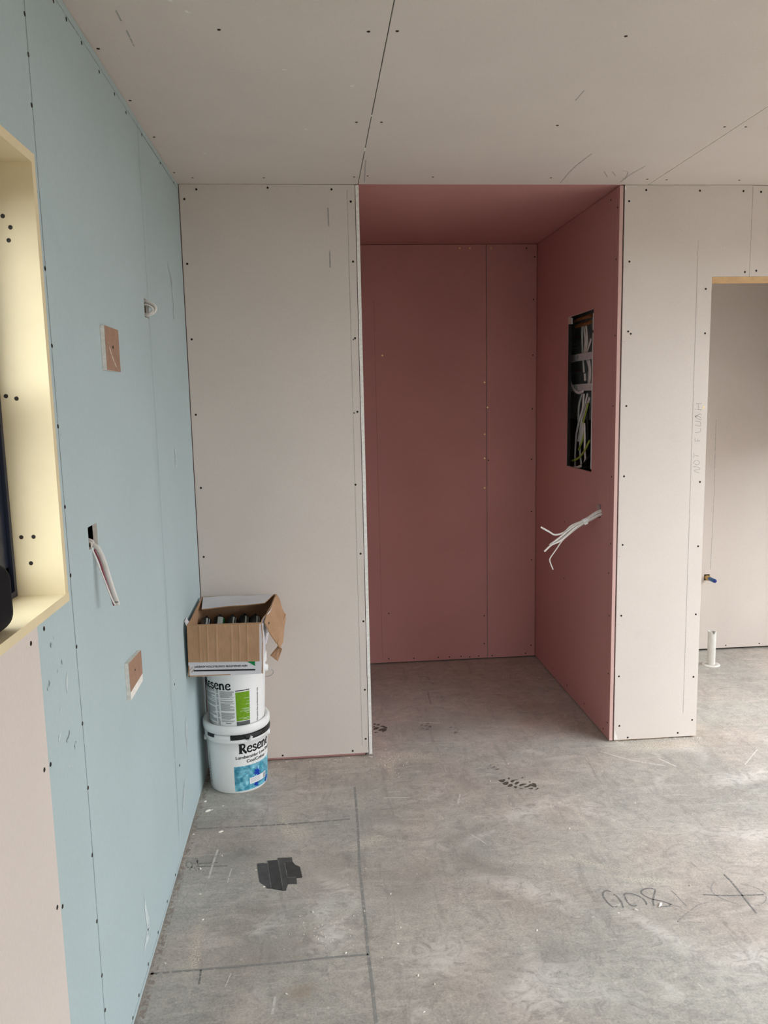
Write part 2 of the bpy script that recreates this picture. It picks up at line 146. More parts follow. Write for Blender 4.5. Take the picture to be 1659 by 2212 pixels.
def plain(name, col, rough=.6, metal=0, var=.06, scale=40, spec=.3):
    t = NT(name)
    lo = tuple(c * (1 - var) for c in col[:3]) + (1,)
    hi = tuple(min(1, c * (1 + var)) for c in col[:3]) + (1,)
    t.color(t.ramp(t.noise(scale), [(.3, lo), (.7, hi)]))
    t.rough(rough)
    t.p.inputs['Metallic'].default_value = metal
    t.p.inputs['Specular IOR Level'].default_value = spec
    return t.m

def paper(name, col, tint=(1, 1, 1), var=.045, smudge=.03):
    """paper face of plasterboard: faint fibre grain, broad mottling, handling smudges"""
    t = NT(name)
    c = lambda k: tuple(x * k for x in col[:3]) + (1,)
    base = t.ramp(t.noise(2.2, 3), [(.3, c(1 - var)), (.7, c(1 + var))])
    fibre = t.ramp(t.noise(260, 2, vec=t.mapping((1, 1, .35))), [(.35, c(.93)), (.65, c(1.05))])
    col1 = t.mix(.35, base, fibre)
    sm = t.ramp(t.noise(5.5, 3, .7, .6), [(.62, 0), (.82, 1)])
    col2 = t.mix(t.math('MULTIPLY', sm, smudge * 4), col1, c(.72))
    t.color(col2)
    t.rough(.85)
    t.p.inputs['Specular IOR Level'].default_value = .15
    return t.m

MAT = {}
MAT['grey'] = paper('plasterboard_paper_grey', (.655, .592, .540))
MAT['blue'] = paper('plasterboard_paper_blue', (.435, .535, .548), var=.035)
MAT['pink'] = paper('plasterboard_paper_pink', (.505, .258, .243), var=.05)
MAT['pink_edge'] = paper('plasterboard_edge_pink', (.60, .40, .36))
MAT['gypsum'] = plain('gypsum_core_white', (.80, .78, .73, 1), .9, var=.12, scale=90)
MAT['backing'] = plain('brown_backing_paper', srgb(158, 126, 106), .85, var=.12, scale=60)
MAT['dark_cavity'] = plain('dark_unlined_framing', (.20, .15, .10, 1), .9)  # unlined framing, kept dark to cut bounce from the unseen walls
MAT['timber'] = plain('pine_timber', srgb(205, 170, 125), .7, var=.12, scale=25)
MAT['cream'] = plain('cream_mdf_liner', srgb(226, 210, 172), .55, var=.04, scale=8)
MAT['screw'] = plain('dark_phosphate_screw', (.035, .028, .024, 1), .5, .6)
MAT['brass'] = plain('brass_passivated_screw', (.80, .62, .30, 1), .35, .7)
MAT['navy'] = plain('dark_navy_aluminium', (.012, .016, .035, 1), .35, spec=.5)
MAT['charcoal'] = plain('charcoal_rubberised_plastic', (.005, .005, .007, 1), .65, spec=.12)
MAT['white_plastic'] = plain('white_pail_plastic', (.88, .89, .88, 1), .35, var=.02, scale=6, spec=.5)
MAT['black_plastic'] = plain('black_seal_plastic', (.012, .013, .014, 1), .35, spec=.5)
MAT['ink'] = plain('black_print_ink', (.008, .008, .010, 1), .5)
MAT['ink_grey'] = plain('grey_fine_print', (.40, .41, .41, 1), .6, var=.2, scale=300)
MAT['lime'] = plain('lime_green_print', (.17, .36, .012, 1), .5, var=.15, scale=120)
MAT['slate'] = plain('slate_grey_print', (.12, .12, .125, 1), .5)
MAT['sticker'] = plain('white_sticker', (.82, .83, .84, 1), .5)
MAT['label_dim'] = plain('dull_grey_label', (.36, .38, .36, 1), .6)
MAT['tape_b'] = plain('black_duct_tape_lighter', (.052, .053, .055, 1), .38, var=.35, scale=24, spec=.5)  # slightly lighter black, so neighbouring strips read apart
MAT['tape_edge'] = plain('pale_tape_edge', (.17, .17, .165, 1), .5, var=.4, scale=60)
MAT['blue_ink'] = plain('royal_blue_print', (.006, .045, .40, 1), .5, var=.3, scale=80)
MAT['green_ink'] = plain('green_print', (.005, .22, .065, 1), .5)
MAT['tan_ink'] = plain('tan_print', (.42, .25, .14, 1), .6)
MAT['carton_white'] = plain('white_coated_cardboard', (.66, .65, .68, 1), .5, var=.04, scale=10, spec=.4)
MAT['kraft'] = None
MAT['steel'] = plain('galvanised_wire', (.45, .45, .45, 1), .4, .9)
MAT['galv'] = plain('galvanised_plate', (.36, .41, .40, 1), .55, .2, var=.3, scale=14)
MAT['rail'] = plain('zinc_plated_rail', (.62, .66, .66, 1), .5, .2, var=.1)
MAT['cable_white'] = plain('white_pvc_cable', (.74, .72, .68, 1), .45, var=.05)
MAT['cable_green'] = plain('green_yellow_earth_wire', (.30, .40, .06, 1), .45, var=.25, scale=60)
MAT['cable_black'] = plain('black_cable', (.01, .01, .012, 1), .5)
MAT['cable_red'] = plain('dark_red_conductor', (.24, .055, .07, 1), .5)
MAT['copper'] = plain('brown_copper_bar', (.36, .17, .06, 1), .45, .4, var=.3, scale=50)
MAT['pvc'] = plain('grey_white_pvc_pipe', (.68, .67, .62, 1), .45, var=.05)
MAT['blue_pipe'] = plain('blue_water_pipe', (.012, .10, .26, 1), .35, spec=.5)
MAT['blue_cap'] = plain('dark_blue_cap', (.012, .03, .20, 1), .4)
MAT['gold'] = plain('brass_fitting', (.58, .40, .16, 1), .35, .8)
MAT['tape'] = plain('black_duct_tape', (.030, .031, .033, 1), .42, var=.35, scale=30, spec=.5)
MAT['crumb'] = plain('plaster_crumb', (.84, .80, .72, 1), .9)
MAT['render'] = plain('exterior_wall', (.5, .48, .45, 1), .9)
MAT['bounce_slab'] = plain('pale_bounce_slab', (.32, .30, .27, 1), .9)
MAT['sky_screen'] = plain('dark_sky_screen', (.16, .13, .10, 1), .9)
MAT['ground'] = plain('exterior_ground', (.13, .115, .09, 1), .95, var=.3, scale=1.5)

def kraft():
    t = NT('brown_corrugated_cardboard')
    fl = t.noise(60, 2, vec=t.mapping((8, 8, .4)))
    a = t.ramp(fl, [(.3, srgb(160, 124, 92)), (.7, srgb(186, 149, 114))])
    t.color(t.mix(.3, a, t.ramp(t.noise(12, 5), [(.3, srgb(150, 115, 85)), (.7, srgb(190, 152, 118))])))
    t.rough(.8)
    t.bump(fl, .25, .0012)
    return t.m
MAT['kraft'] = kraft()

def see_through(name, col, thr=.5, scale=90, stretch=(1, 1, 1), rough=.8):
    """broken-up pencil, chalk, mud or plaster film: between the flecks the surface stays bare"""
    t = NT(name)
    c = lambda k: tuple(min(1, x * k) for x in col[:3]) + (1,)
    t.color(t.ramp(t.noise(scale * .7, 3), [(.3, c(.9)), (.7, c(1.1))]))
    t.rough(rough)
    t.p.inputs['Specular IOR Level'].default_value = .2
    a = t.ramp(t.noise(scale, 4, .65, vec=t.mapping(stretch)), [(thr, 0), (thr + .012, 1)])
    t.link(a, t.p.inputs['Alpha'])
    return t.m
MAT['pencil'] = see_through('pencil_line', (.20, .195, .185, 1), .42, 160)
MAT['pencil_faint'] = see_through('faint_pencil_line', (.30, .29, .275, 1), .46, 160)
MAT['pencil_wall'] = see_through('faint_pencil_on_paper', (.38, .37, .35, 1), .42, 160)
MAT['pencil_blue'] = see_through('faint_pencil_on_blue_paper', (.24, .30, .31, 1), .40, 120)
MAT['pencil_pink'] = see_through('faint_pencil_on_pink_paper', (.30, .15, .14, 1), .40, 120)
MAT['chalk_line'] = see_through('dark_snapped_line', (.275, .265, .25, 1), .43, 75)
MAT['chalk_faint'] = see_through('faint_snapped_line', (.26, .25, .235, 1), .46, 75)
MAT['mud'] = see_through('dried_mud', (.095, .080, .064, 1), .33, 60)
MAT['mud_faint'] = see_through('faint_dried_mud', (.19, .165, .145, 1), .47, 70)
MAT['joint'] = see_through('pale_rubbed_paper_edge', (.52, .62, .625, 1), .40, 40, (1, 1, .3))
MAT['smear'] = see_through('white_plaster_smear', (.58, .655, .66, 1), .47, 55, (1, 1.5, .4))
MAT['smear_tan'] = see_through('pale_plaster_smear', (.60, .52, .44, 1), .45, 55)
MAT['scuff'] = see_through('dark_scuff', (.23, .29, .30, 1), .53, 80, (1, 1, .5))
MAT['dust'] = see_through('pale_plaster_dust', (.60, .54, .45, 1), .54, 260)
MAT['dust_white'] = see_through('white_plaster_rub', (.56, .54, .515, 1), .52, 130)
MAT['speck'] = see_through('white_plaster_speck', (.78, .74, .68, 1), .42, 300)
MAT['scratch'] = see_through('pale_scratch', (.60, .58, .53, 1), .42, 90)
MAT['rust'] = see_through('rust_stain', (.27, .185, .13, 1), .55, 60)
MAT['edge_dirt'] = see_through('brown_dust_along_wall', (.33, .28, .24, 1), .52, 60)

def concrete():
    """power-trowelled slab: broad clouds, mid-size blotches, pale swirls, grey smudges, fine grit"""
    t = NT('trowelled_concrete')
    g = lambda k: (.415 * k, .388 * k, .352 * k, 1)
    a = t.ramp(t.noise(1.3, 4, .6, .6), [(.30, g(.72)), (.5, g(1.0)), (.70, g(1.22))])
    b = t.ramp(t.noise(5.2, 6, .70, 1.6), [(.28, g(.66)), (.46, g(.96)), (.56, g(1.06)), (.76, g(1.34))])
    c0 = t.mix(.55, a, b)
    blot = t.noise(15, 4, .7, 2.2, t.mapping((1, 1.25, 1), (0, 0, .8)))
    c1 = t.mix(1.0, c0, t.ramp(blot, [(.30, (.80, .80, .81, 1)), (.48, (1, 1, 1, 1)), (.70, (1.16, 1.15, 1.13, 1))]), 'MULTIPLY')
    streak = t.noise(4.5, 5, .68, 1.2, t.mapping((.8, 4.5, 1), (0, 0, .55)))
    c2 = t.mix(t.ramp(streak, [(.55, 0), (.68, .55)]), c1, g(1.38))
    streak2 = t.noise(3.6, 5, .70, 1.0, t.mapping((4.5, .9, 1), (0, 0, .35), (3, 1, 0)))
    c3 = t.mix(t.ramp(streak2, [(.55, 0), (.70, .50)]), c2, g(.62))
    spots = t.ramp(t.noise(38, 2, .6, .5), [(.66, 0), (.74, .55)])
    c3b = t.mix(spots, c3, g(1.5))
    grit = t.ramp(t.noise(150, 2), [(.33, (.86, .86, .86, 1)), (.66, (1.1, 1.1, 1.1, 1))])
    c4 = t.mix(1.0, c3b, grit, 'MULTIPLY')
    at = t.n.new('ShaderNodeAttribute'); at.attribute_name = 'stain'
    sep = t.n.new('ShaderNodeSeparateColor'); t.link(at.outputs['Color'], sep.inputs['Color'])
    soft = t.ramp(blot, [(.38, .15), (.60, 1)])
    gran = t.ramp(t.noise(190, 2, .6), [(.47, 0), (.58, 1)])
    c4 = t.mix(t.math('MULTIPLY', sep.outputs[2], soft, True), c4, (.20, .19, .175, 1))
    c4 = t.mix(t.math('MULTIPLY', sep.outputs[0], soft, True), c4, (.68, .655, .62, 1))
    c4 = t.mix(t.math('MULTIPLY', sep.outputs[1], gran, True), c4, (.68, .61, .50, 1))
    c4 = t.mix(t.math('MULTIPLY', at.outputs['Alpha'], soft, True), c4, (.27, .165, .10, 1))
    hue = t.ramp(t.noise(1.7, 3, .6, .5), [(.38, (1.04, .985, .955, 1)), (.62, (.97, 1.0, .985, 1))])
    t.color(t.mix(1.0, c4, hue, 'MULTIPLY'))
    t.rough(t.ramp(t.noise(4, 3), [(.3, .42), (.7, .66)]))
    t.p.inputs['Specular IOR Level'].default_value = .35
    t.bump(t.noise(55, 3), .10, .002)
    return t.m
MAT['concrete'] = concrete()

def petals():
    t = NT('turquoise_petal_print')
    v = t.n.new('ShaderNodeTexVoronoi')
    v.inputs['Scale'].default_value = 34
    wob = t.mix(.06, t.tc.outputs['Object'], None or t.n.new('ShaderNodeTexNoise').outputs['Color'])
    t.link(wob, v.inputs['Vector'])
    a = t.ramp(v.outputs['Distance'], [(.05, (.45, .78, .86, 1)), (.32, (.10, .50, .66, 1)), (.62, (.015, .20, .33, 1))])
    b = t.ramp(t.noise(22, 4, .6, 1.2), [(.42, (.02, .22, .34, 1)), (.62, (.40, .80, .90, 1))])
    t.color(t.mix(.45, a, b))
    t.rough(.4)
    return t.m
MAT['petals'] = petals()

def pane_mat():
    t = NT('window_glass')
    tr = t.n.new('ShaderNodeBsdfTransparent')
    tr.inputs['Color'].default_value = (.93, .95, .94, 1)
    gl = t.n.new('ShaderNodeBsdfGlossy')
    gl.inputs['Roughness'].default_value = .02
    mx = t.n.new('ShaderNodeMixShader')
    mx.inputs['Fac'].default_value = .08
    t.link(tr.outputs[0], mx.inputs[1]); t.link(gl.outputs[0], mx.inputs[2])
    t.link(mx.outputs[0], t.n['Material Output'].inputs['Surface'])
    return t.m
MAT['glass'] = pane_mat()

# ------------------------------------------------------------------ mesh helpers
class MB:
    def __init__(self):
        self.v, self.f, self.k, self.s = [], [], [], []
    def add(self, vs, fs, k=0, smooth=False):
        o = len(self.v)
        self.v += [tuple(p) for p in vs]
        for f in fs:
            self.f.append(tuple(i + o for i in f)); self.k.append(k); self.s.append(smooth)
        return self
    def box(self, x0, x1, y0, y1, z0, z1, k=0):
        return self.add([(x, y, z) for x in (x0, x1) for y in (y0, y1) for z in (z0, z1)],
                        [(0, 1, 3, 2), (4, 6, 7, 5), (0, 4, 5, 1), (2, 3, 7, 6), (0, 2, 6, 4), (1, 5, 7, 3)], k)
    def tube(self, path, r, n=10, k=0, r2=None, up=None, cap=True):
        path = [Vector(p) for p in path]
        rings = []
        prev = None
        for i, p in enumerate(path):
            d = (path[min(i + 1, len(path) - 1)] - path[max(i - 1, 0)]).normalized()
            ref = Vector(up) if up else (prev if prev is not None else (Vector((0, 0, 1)) if abs(d.z) < .8 else Vector((0, 1, 0))))
            a = (ref - d * ref.dot(d))
            a = a.normalized() if a.length > 1e-6 else d.orthogonal().normalized()
            prev = a
            b = d.cross(a)
            ra = r[i] if hasattr(r, '__len__') else r
            rb = r2 if r2 else ra
            rings.append([p + a * ra * math.cos(t) + b * rb * math.sin(t) for t in [2 * math.pi * j / n for j in range(n)]])
        vs = [q for ring in rings for q in ring]
        fs = [(i * n + j, i * n + (j + 1) % n, (i + 1) * n + (j + 1) % n, (i + 1) * n + j) for i in range(len(path) - 1) for j in range(n)]
        self.add(vs, fs, k, True)
        if cap:
            self.add(rings[0], [tuple(reversed(range(n)))], k)
            self.add(rings[-1], [tuple(range(n))], k)
        return self
    def lathe(self, prof, c=(0, 0, 0), n=48, k=0, axis='z', a0=0, a1=2 * math.pi, smooth=True):
        full = abs(a1 - a0 - 2 * math.pi) < 1e-6
        m_ = n if full else n + 1
        vs = []
        for r, h in prof:
            for j in range(m_):
                t = a0 + (a1 - a0) * j / n
                if axis == 'z': vs.append((c[0] + r * math.cos(t), c[1] + r * math.sin(t), c[2] + h))
                elif axis == 'x': vs.append((c[0] + h, c[1] + r * math.cos(t), c[2] + r * math.sin(t)))
                else: vs.append((c[0] + r * math.cos(t), c[1] + h, c[2] + r * math.sin(t)))
        fs = []
        for i in range(len(prof) - 1):
            for j in range(n):
                j2 = (j + 1) % m_ if full else j + 1
                fs.append((i * m_ + j, i * m_ + j2, (i + 1) * m_ + j2, (i + 1) * m_ + j))
        return self.add(vs, fs, k, smooth)
    def build(self, name, mats, parent=None, kind=None, loc=None):
        me = bpy.data.meshes.new(name)
        me.from_pydata(self.v, [], self.f)
        for mt in (mats if isinstance(mats, (list, tuple)) else [mats]):
            me.materials.append(MAT[mt])
        me.polygons.foreach_set('material_index', self.k)
        me.polygons.foreach_set('use_smooth', self.s)
        me.validate()
        b = bmesh.new(); b.from_mesh(me)
        bmesh.ops.recalc_face_normals(b, faces=b.faces)
        b.to_mesh(me); b.free()
        o = bpy.data.objects.new(name, me)
        COL.objects.link(o)
        if parent: o.parent = parent
        if kind: o['kind'] = kind
        return o

def empty(name, loc=(0, 0, 0), kind=None):
    o = bpy.data.objects.new(name, None)
    o.empty_display_size = .05
    COL.objects.link(o)
    o.location = loc
    if kind: o['kind'] = kind
    return o
def tag(o, label, cat, group=None):
    o['label'] = label; o['category'] = cat
    if group: o['group'] = group
    return o
def rebase(root, loc):
    """move a thing's origin to its base without moving its parts"""
    root.location = loc
    for c in root.children:
        c.matrix_parent_inverse = Matrix.Translation(loc).inverted()

def smooth_path(pts, n=6):
    P = [Vector(p) for p in pts]
    P = [P[0] * 2 - P[1]] + P + [P[-1] * 2 - P[-2]]
    out = []
    for i in range(1, len(P) - 2):
        a, b, c, d = P[i - 1:i + 3]
        for j in range(n):
            t = j / n
            out.append(.5 * ((2 * b) + (c - a) * t + (2 * a - 5 * b + 4 * c - d) * t * t + (3 * b - a - 3 * c + d) * t ** 3))
    out.append(P[-2])
    return out

def place(plane, off, u, v):
    """point on a wall plane: 'x' plane -> (off,u,v); 'y' plane -> (u,off,v); 'z' plane -> (u,v,off)"""
    return (off, u, v) if plane == 'x' else (u, off, v) if plane == 'y' else (u, v, off)

def board(name, plane, face, back, u0, u1, v0, v1, mats, parent, holes=(), bevel=.0):
    """sheet of plasterboard with real cut-outs: face paper (slot 0), cut edge (slot 1)"""
    us = sorted({u0, u1, *[min(max(h[i], u0), u1) for h in holes for i in (0, 1)]})
    vs = sorted({v0, v1, *[min(max(h[i], v0), v1) for h in holes for i in (2, 3)]})
    solid = {}
    for i in range(len(us) - 1):
        for j in range(len(vs) - 1):
            cu, cv = (us[i] + us[i + 1]) / 2, (vs[j] + vs[j + 1]) / 2
            solid[i, j] = not any(h[0] < cu < h[1] and h[2] < cv < h[3] for h in holes)
    idx, V, Fc, K = {}, [], [], []
    def vid(i, j, s):
        if (i, j, s) not in idx:
            idx[i, j, s] = len(V); V.append(place(plane, face if s == 0 else back, us[i], vs[j]))
        return idx[i, j, s]
    for (i, j), ok in solid.items():
        if not ok: continue
        q = [(i, j), (i + 1, j), (i + 1, j + 1), (i, j + 1)]
        Fc.append(tuple(vid(a, b, 0) for a, b in q)); K.append(0)
        Fc.append(tuple(vid(a, b, 1) for a, b in reversed(q))); K.append(0)
        for (a, b), (di, dj) in (((0, 1), (0, -1)), ((1, 2), (1, 0)), ((2, 3), (0, 1)), ((3, 0), (-1, 0))):
            if not solid.get((i + di, j + dj), False):
                Fc.append((vid(*q[b], 0), vid(*q[a], 0), vid(*q[a], 1), vid(*q[b], 1))); K.append(1)
    mb = MB(); mb.v, mb.f, mb.k, mb.s = V, Fc, K, [False] * len(Fc)
    return mb.build(name, mats, parent)

SCREW_ME = {}
def screws(pts, plane, off, sgn, parent, mat='screw', r=.0045):
    """drywall screws: dished heads set just proud of the paper"""
    key = (plane, sgn, mat, r)
    if key not in SCREW_ME:
        mb = MB()
        n = 10
        rings = [(r, 0.0), (r * .92, .0008), (r * .45, .0009), (r * .32, .0003)]
        V = []
        for rr, h in rings:
            for j in range(n):
                t = 2 * math.pi * j / n
                V.append(place(plane, sgn * h, rr * math.cos(t), rr * math.sin(t)))
        Fc = [(a * n + j, a * n + (j + 1) % n, (a + 1) * n + (j + 1) % n, (a + 1) * n + j) for a in range(3) for j in range(n)]
        Fc.append(tuple(3 * n + j for j in range(n)))
        mb.add(V, Fc)
        o = mb.build('screw', mat)
        SCREW_ME[key] = o.data
        bpy.data.objects.remove(o)
    for u, v in pts:
        o = bpy.data.objects.new('screw', SCREW_ME[key])
        COL.objects.link(o)
        o.location = place(plane, off, u, v)
        o.parent = parent

def ribbon(mb, pts, w, plane, off, taper=False, sm=5):
    """flat stroke along a polyline lying in a plane"""
    P = smooth_path([(a, b, 0) for a, b in pts], sm) if len(pts) > 2 else [Vector((a, b, 0)) for a, b in pts]
    V = []
    n = len(P)
    for i, p in enumerate(P):
        d = (P[min(i + 1, n - 1)] - P[max(i - 1, 0)])
        d = d.normalized() if d.length > 1e-9 else Vector((1, 0, 0))
        nrm = Vector((-d.y, d.x, 0))
        ww = w(i / (n - 1)) if callable(w) else w
        if taper: ww *= max(.12, math.sin(math.pi * (i + .3) / (n - .4)))
        for s in (-.5, .5):
            q = p + nrm * ww * s
            V.append(place(plane, off, q.x, q.y))
    mb.add(V, [(2 * i, 2 * i + 1, 2 * i + 3, 2 * i + 2) for i in range(n - 1)])

def poly(mb, pts, plane, off, k=0):
    mb.add([place(plane, off, a, b) for a, b in pts], [tuple(range(len(pts)))], k)

def blob(mb, c, ru, rv, rot, plane, off, seed):
    rnd = random.Random(seed)
    n = 22
    ph = [rnd.uniform(0, 6.28) for _ in range(4)]
    V = []
    for j in range(n):
        t = 2 * math.pi * j / n
        k = 1 + .22 * math.sin(2 * t + ph[0]) + .16 * math.sin(3 * t + ph[1]) + .10 * math.sin(5 * t + ph[2])
        a, b = ru * k * math.cos(t), rv * k * math.sin(t)
        V.append(place(plane, off, c[0] + a * math.cos(rot) - b * math.sin(rot), c[1] + a * math.sin(rot) + b * math.cos(rot)))
    mb.add(V, [tuple(range(n))])

# ================================================================== the setting
T = .010
# ---- floor slab
def make_floor():
    import numpy as np
    gx0, gx1, gy0, gy1, st = -.62, XR + .15, 1.2, 4.75, .011
    nx, ny = int((gx1 - gx0) / st), int((gy1 - gy0) / st)
    X, Y = np.meshgrid(np.linspace(gx0, gx1, nx + 1), np.linspace(gy0, gy1, ny + 1))
    rng = np.random.default_rng(4)
    # slow wobble so that no patch has a clean outline
    def wob(s, k):
        return sum(np.sin(X * rng.uniform(.5, 1) * s + Y * rng.uniform(-1, 1) * s + rng.uniform(0, 6.28)) for _ in range(k)) / k
    WX, WY = X + .022 * wob(38, 5), Y + .022 * wob(34, 5)
    def spot(c, a, b, r, p=1.0):
        dx, dy = WX - c[0], WY - c[1]
        u, v = (dx * math.cos(r) + dy * math.sin(r)) / a, (-dx * math.sin(r) + dy * math.cos(r)) / b
        return np.exp(-((u * u + v * v) ** 1.3)) * p
    ch = [np.zeros_like(X) for _ in range(4)]
    for c, a, b_, r in (((.02, 2.36), .03, .12, .5), ((-.02, 2.25), .05, .06, .2), ((0.0, 2.12), .05, .08, 0), ((.62, 2.27), .17, .035, -.62), ((-.20, 2.18), .06, .03, .6),
                        ((.95, 2.03), .12, .035, -.9), ((1.45, 2.5), .18, .045, -.2), ((.30, 2.0), .10, .08, 0), ((.55, 1.85), .14, .09, .4), ((1.2, 1.9), .15, .06, .3),
                        ((.75, 2.75), .14, .05, .4), ((1.7, 2.9), .2, .05, .2)):
        ch[0] += spot(c, a, b_, r, .62)
    for _ in range(85):
        ch[0] += spot((rng.uniform(-.5, 2.3), rng.uniform(1.7, 3.3)), rng.uniform(.015, .10), rng.uniform(.006, .03), rng.uniform(-1.2, 1.2), rng.uniform(.15, .5))
    for c, a, b_, r in (((-.155, 2.77), .022, .085, .15), ((-.115, 2.70), .05, .04, .0), ((-.40, 2.06), .016, .07, .1), ((-.395, 2.16), .010, .09, .0), ((.15, 2.60), .07, .025, .3),
                        ((.93, 2.67), .010, .10, .05), ((.85, 2.40), .14, .014, -.4), ((1.0, 2.28), .12, .014, -.4), ((1.47, 3.22), .24, .05, 0), ((.27, 3.18), .02, .1, 0), ((.36, 3.25), .13, .05, 0)):
        ch[1] += spot(c, a, b_, r, .9)
    for c, a, b_, r in (((.0, 2.45), .12, .10, .4), ((.25, 2.35), .10, .12, 0), ((.20, 2.75), .10, .07, 0), ((.5, 2.45), .08, .14, .2), ((-.2, 2.05), .14, .08, .2), ((1.25, 2.15), .05, .12, 0),
                        ((.62, 1.95), .04, .12, 0), ((.1, 3.0), .12, .06, 0), ((-.3, 2.6), .12, .1, 0), ((.6, 3.6), .3, .12, .1)):
        ch[2] += spot(c, a, b_, r, .42)
    for _ in range(60):
        ch[2] += spot((rng.uniform(-.5, 2.2), rng.uniform(1.7, 4.4)), rng.uniform(.03, .13), rng.uniform(.012, .05), rng.uniform(-1.5, 1.5), rng.uniform(.12, .36))
    for c, a, b_, r in (((-.085, 1.905), .035, .035, 0), ((1.05, 3.75), .06, .05, 0), ((.70, 3.95), .08, .02, 0), ((.98, 3.55), .05, .07, .4)):
        ch[3] += spot(c, a, b_, r, .5)
    V = [tuple(p) for p in np.stack([X.ravel(), Y.ravel(), np.zeros(X.size)], 1).tolist()]
    W = nx + 1
    Fc = [(j * W + i, j * W + i + 1, (j + 1) * W + i + 1, (j + 1) * W + i) for j in range(ny) for i in range(nx)]
    n0 = len(V)
    xa, xb, ya, yb, zb = gx0, gx1, YB - .15, gy1, -.12
    V += [(xa, ya, 0), (xb, ya, 0), (xa, gy0, 0), (xb, gy0, 0), (xa, ya, zb), (xb, ya, zb), (xa, yb, zb), (xb, yb, zb), (xa, yb, 0), (xb, yb, 0)]
    q = lambda *k: tuple(n0 + i for i in k)
    Fc += [q(0, 1, 3, 2), q(4, 6, 7, 5), q(4, 5, 1, 0), q(6, 8, 9, 7), q(4, 0, 8, 6), q(5, 7, 9, 1)]
    me = bpy.data.meshes.new('floor')
    me.from_pydata(V, [], Fc)
    me.materials.append(MAT['concrete'])
    at = me.color_attributes.new('stain', 'FLOAT_COLOR', 'POINT')
    col = np.zeros((len(V), 4), dtype=np.float32)
    for k in range(4): col[:X.size, k] = np.clip(ch[k].ravel(), 0, .92)
    at.data.foreach_set('color', col.ravel())
    o = bpy.data.objects.new('floor', me)
    COL.objects.link(o)
    o['kind'] = 'structure'
    return o
floor = make_floor()
ground = MB().box(-14, -.70, -14, 16, -.35, -.15).box(XR + .15, 16, -14, 16, -.35, -.15).box(-.70, XR + .15, -14, YB - .15, -.35, -.15) \
    .build('ground', 'ground', kind='structure')

sky_screen = MB().box(XR + 3.2, XR + 3.25, -8, 9, -.15, 1.9).box(-8, XR + 3.2, -7.05, -7, -.15, 1.9).build('unseen_sky_screen', 'sky_screen', kind='structure')  # added out of view to block low sky from the wall tops
bounce_slab = MB().box(XR + .15, XR + 2.6, -2, 5, -.15, -.05).build('bounce_slab', 'bounce_slab', kind='structure')  # added outside to bounce daylight onto the pillar top and ceiling
# ---- exterior shell behind the linings (keeps the daylight out except at the openings)
def slab_hole(name, plane, a, b, u0, u1, v0, v1, holes, mat='render', mat2='dark_cavity'):
    o = board(name, plane, a, b, u0, u1, v0, v1, [mat2, mat], None, holes)
    o['kind'] = 'structure'
    return o
wall_left = slab_hole('wall_left', 'x', -.600, -.63, YB - .12, 4.72, 0, 2.6, [(WIN_Y0, WIN_Y1, WIN_Z0, WIN_Z1)])
wall_rear = slab_hole('wall_rear', 'y', YB, YB - .12, XL - .12, XR + .12, 0, 2.6, [OPEN_B], 'render', 'dark_cavity')
wall_right = slab_hole('wall_right', 'x', XR, XR + .12, YB, 4.72, 0, 2.6, [OPEN_R, OPEN_F], 'render', 'dark_cavity')
wall_shell = slab_hole('wall_outer', 'y', 4.62, 4.72, -.6, XR, 0, 2.6, [])
roof = MB().box(-.64, XR + .14, YB - .14, 4.74, 2.60, 2.70).build('roof', 'dark_cavity', kind='structure')

# ---- left wall linings
WIN = (WIN_Y0, WIN_Y1, WIN_Z0, WIN_Z1)
SLOT1 = (1.760, 1.832, 1.233, 1.283)
SLOT2 = (2.508, 2.575, 1.812, 1.868)
blue_big = board('plasterboard', 'x', XL, XL - T, .20, 2.5985, .006, ZC - .002, ['blue', 'gypsum'], wall_left,
                 [(.20, 1.412, 0, WIN_Z0), WIN, SLOT1, SLOT2])
blue_big['label'] = 'blue-green wet-area plasterboard with the window cut into it'
blue_far = board('plasterboard', 'x', XL - .0004, XL - T, 2.600, YP + .004, .006, ZC - .002, ['blue', 'gypsum'], wall_left)
blue_far['label'] = 'narrow blue-green sheet in the corner behind the pails'
blue_near = board('plasterboard', 'x', XL, XL - T, YB, .198, .006, ZC - .002, ['blue', 'gypsum'], wall_left)
white_low = board('plasterboard', 'x', XL + .0005, XL - T, .20, 1.4105, .006, WIN_Z0 - .001, ['grey', 'gypsum'], wall_left)
white_low['label'] = 'pale grey plasterboard patch under the window'
MB().box(-.60, XL - T - .0005, 2.588, 2.64, 0, ZC).build('stud', 'timber', wall_left)
S = DATA['SCREWS']
screws(S['blue'], 'x', XL, 1, blue_big)
screws(S['blue_far'], 'x', XL, 1, blue_far)
screws(S['white'], 'x', XL + .0005, 1, white_low)

def marks(name, plane, off, strokes, w, mat, parent, label=None, taper=False):
    mb = MB()
    for s in strokes: ribbon(mb, s, w, plane, off, taper)
    o = mb.build(name, mat, parent)
    if label: o['label'] = label
    return o
marks('joint_edge', 'x', XL + .0003, [[(2.5975, 2.395), (2.5975, 1.2), (2.5975, .01)]], .0028, 'joint', blue_big)
marks('joint_edge', 'x', XL + .0003, [[(2.545, 2.395), (2.545, 1.2), (2.545, .01)]], .0022, 'joint', blue_big)
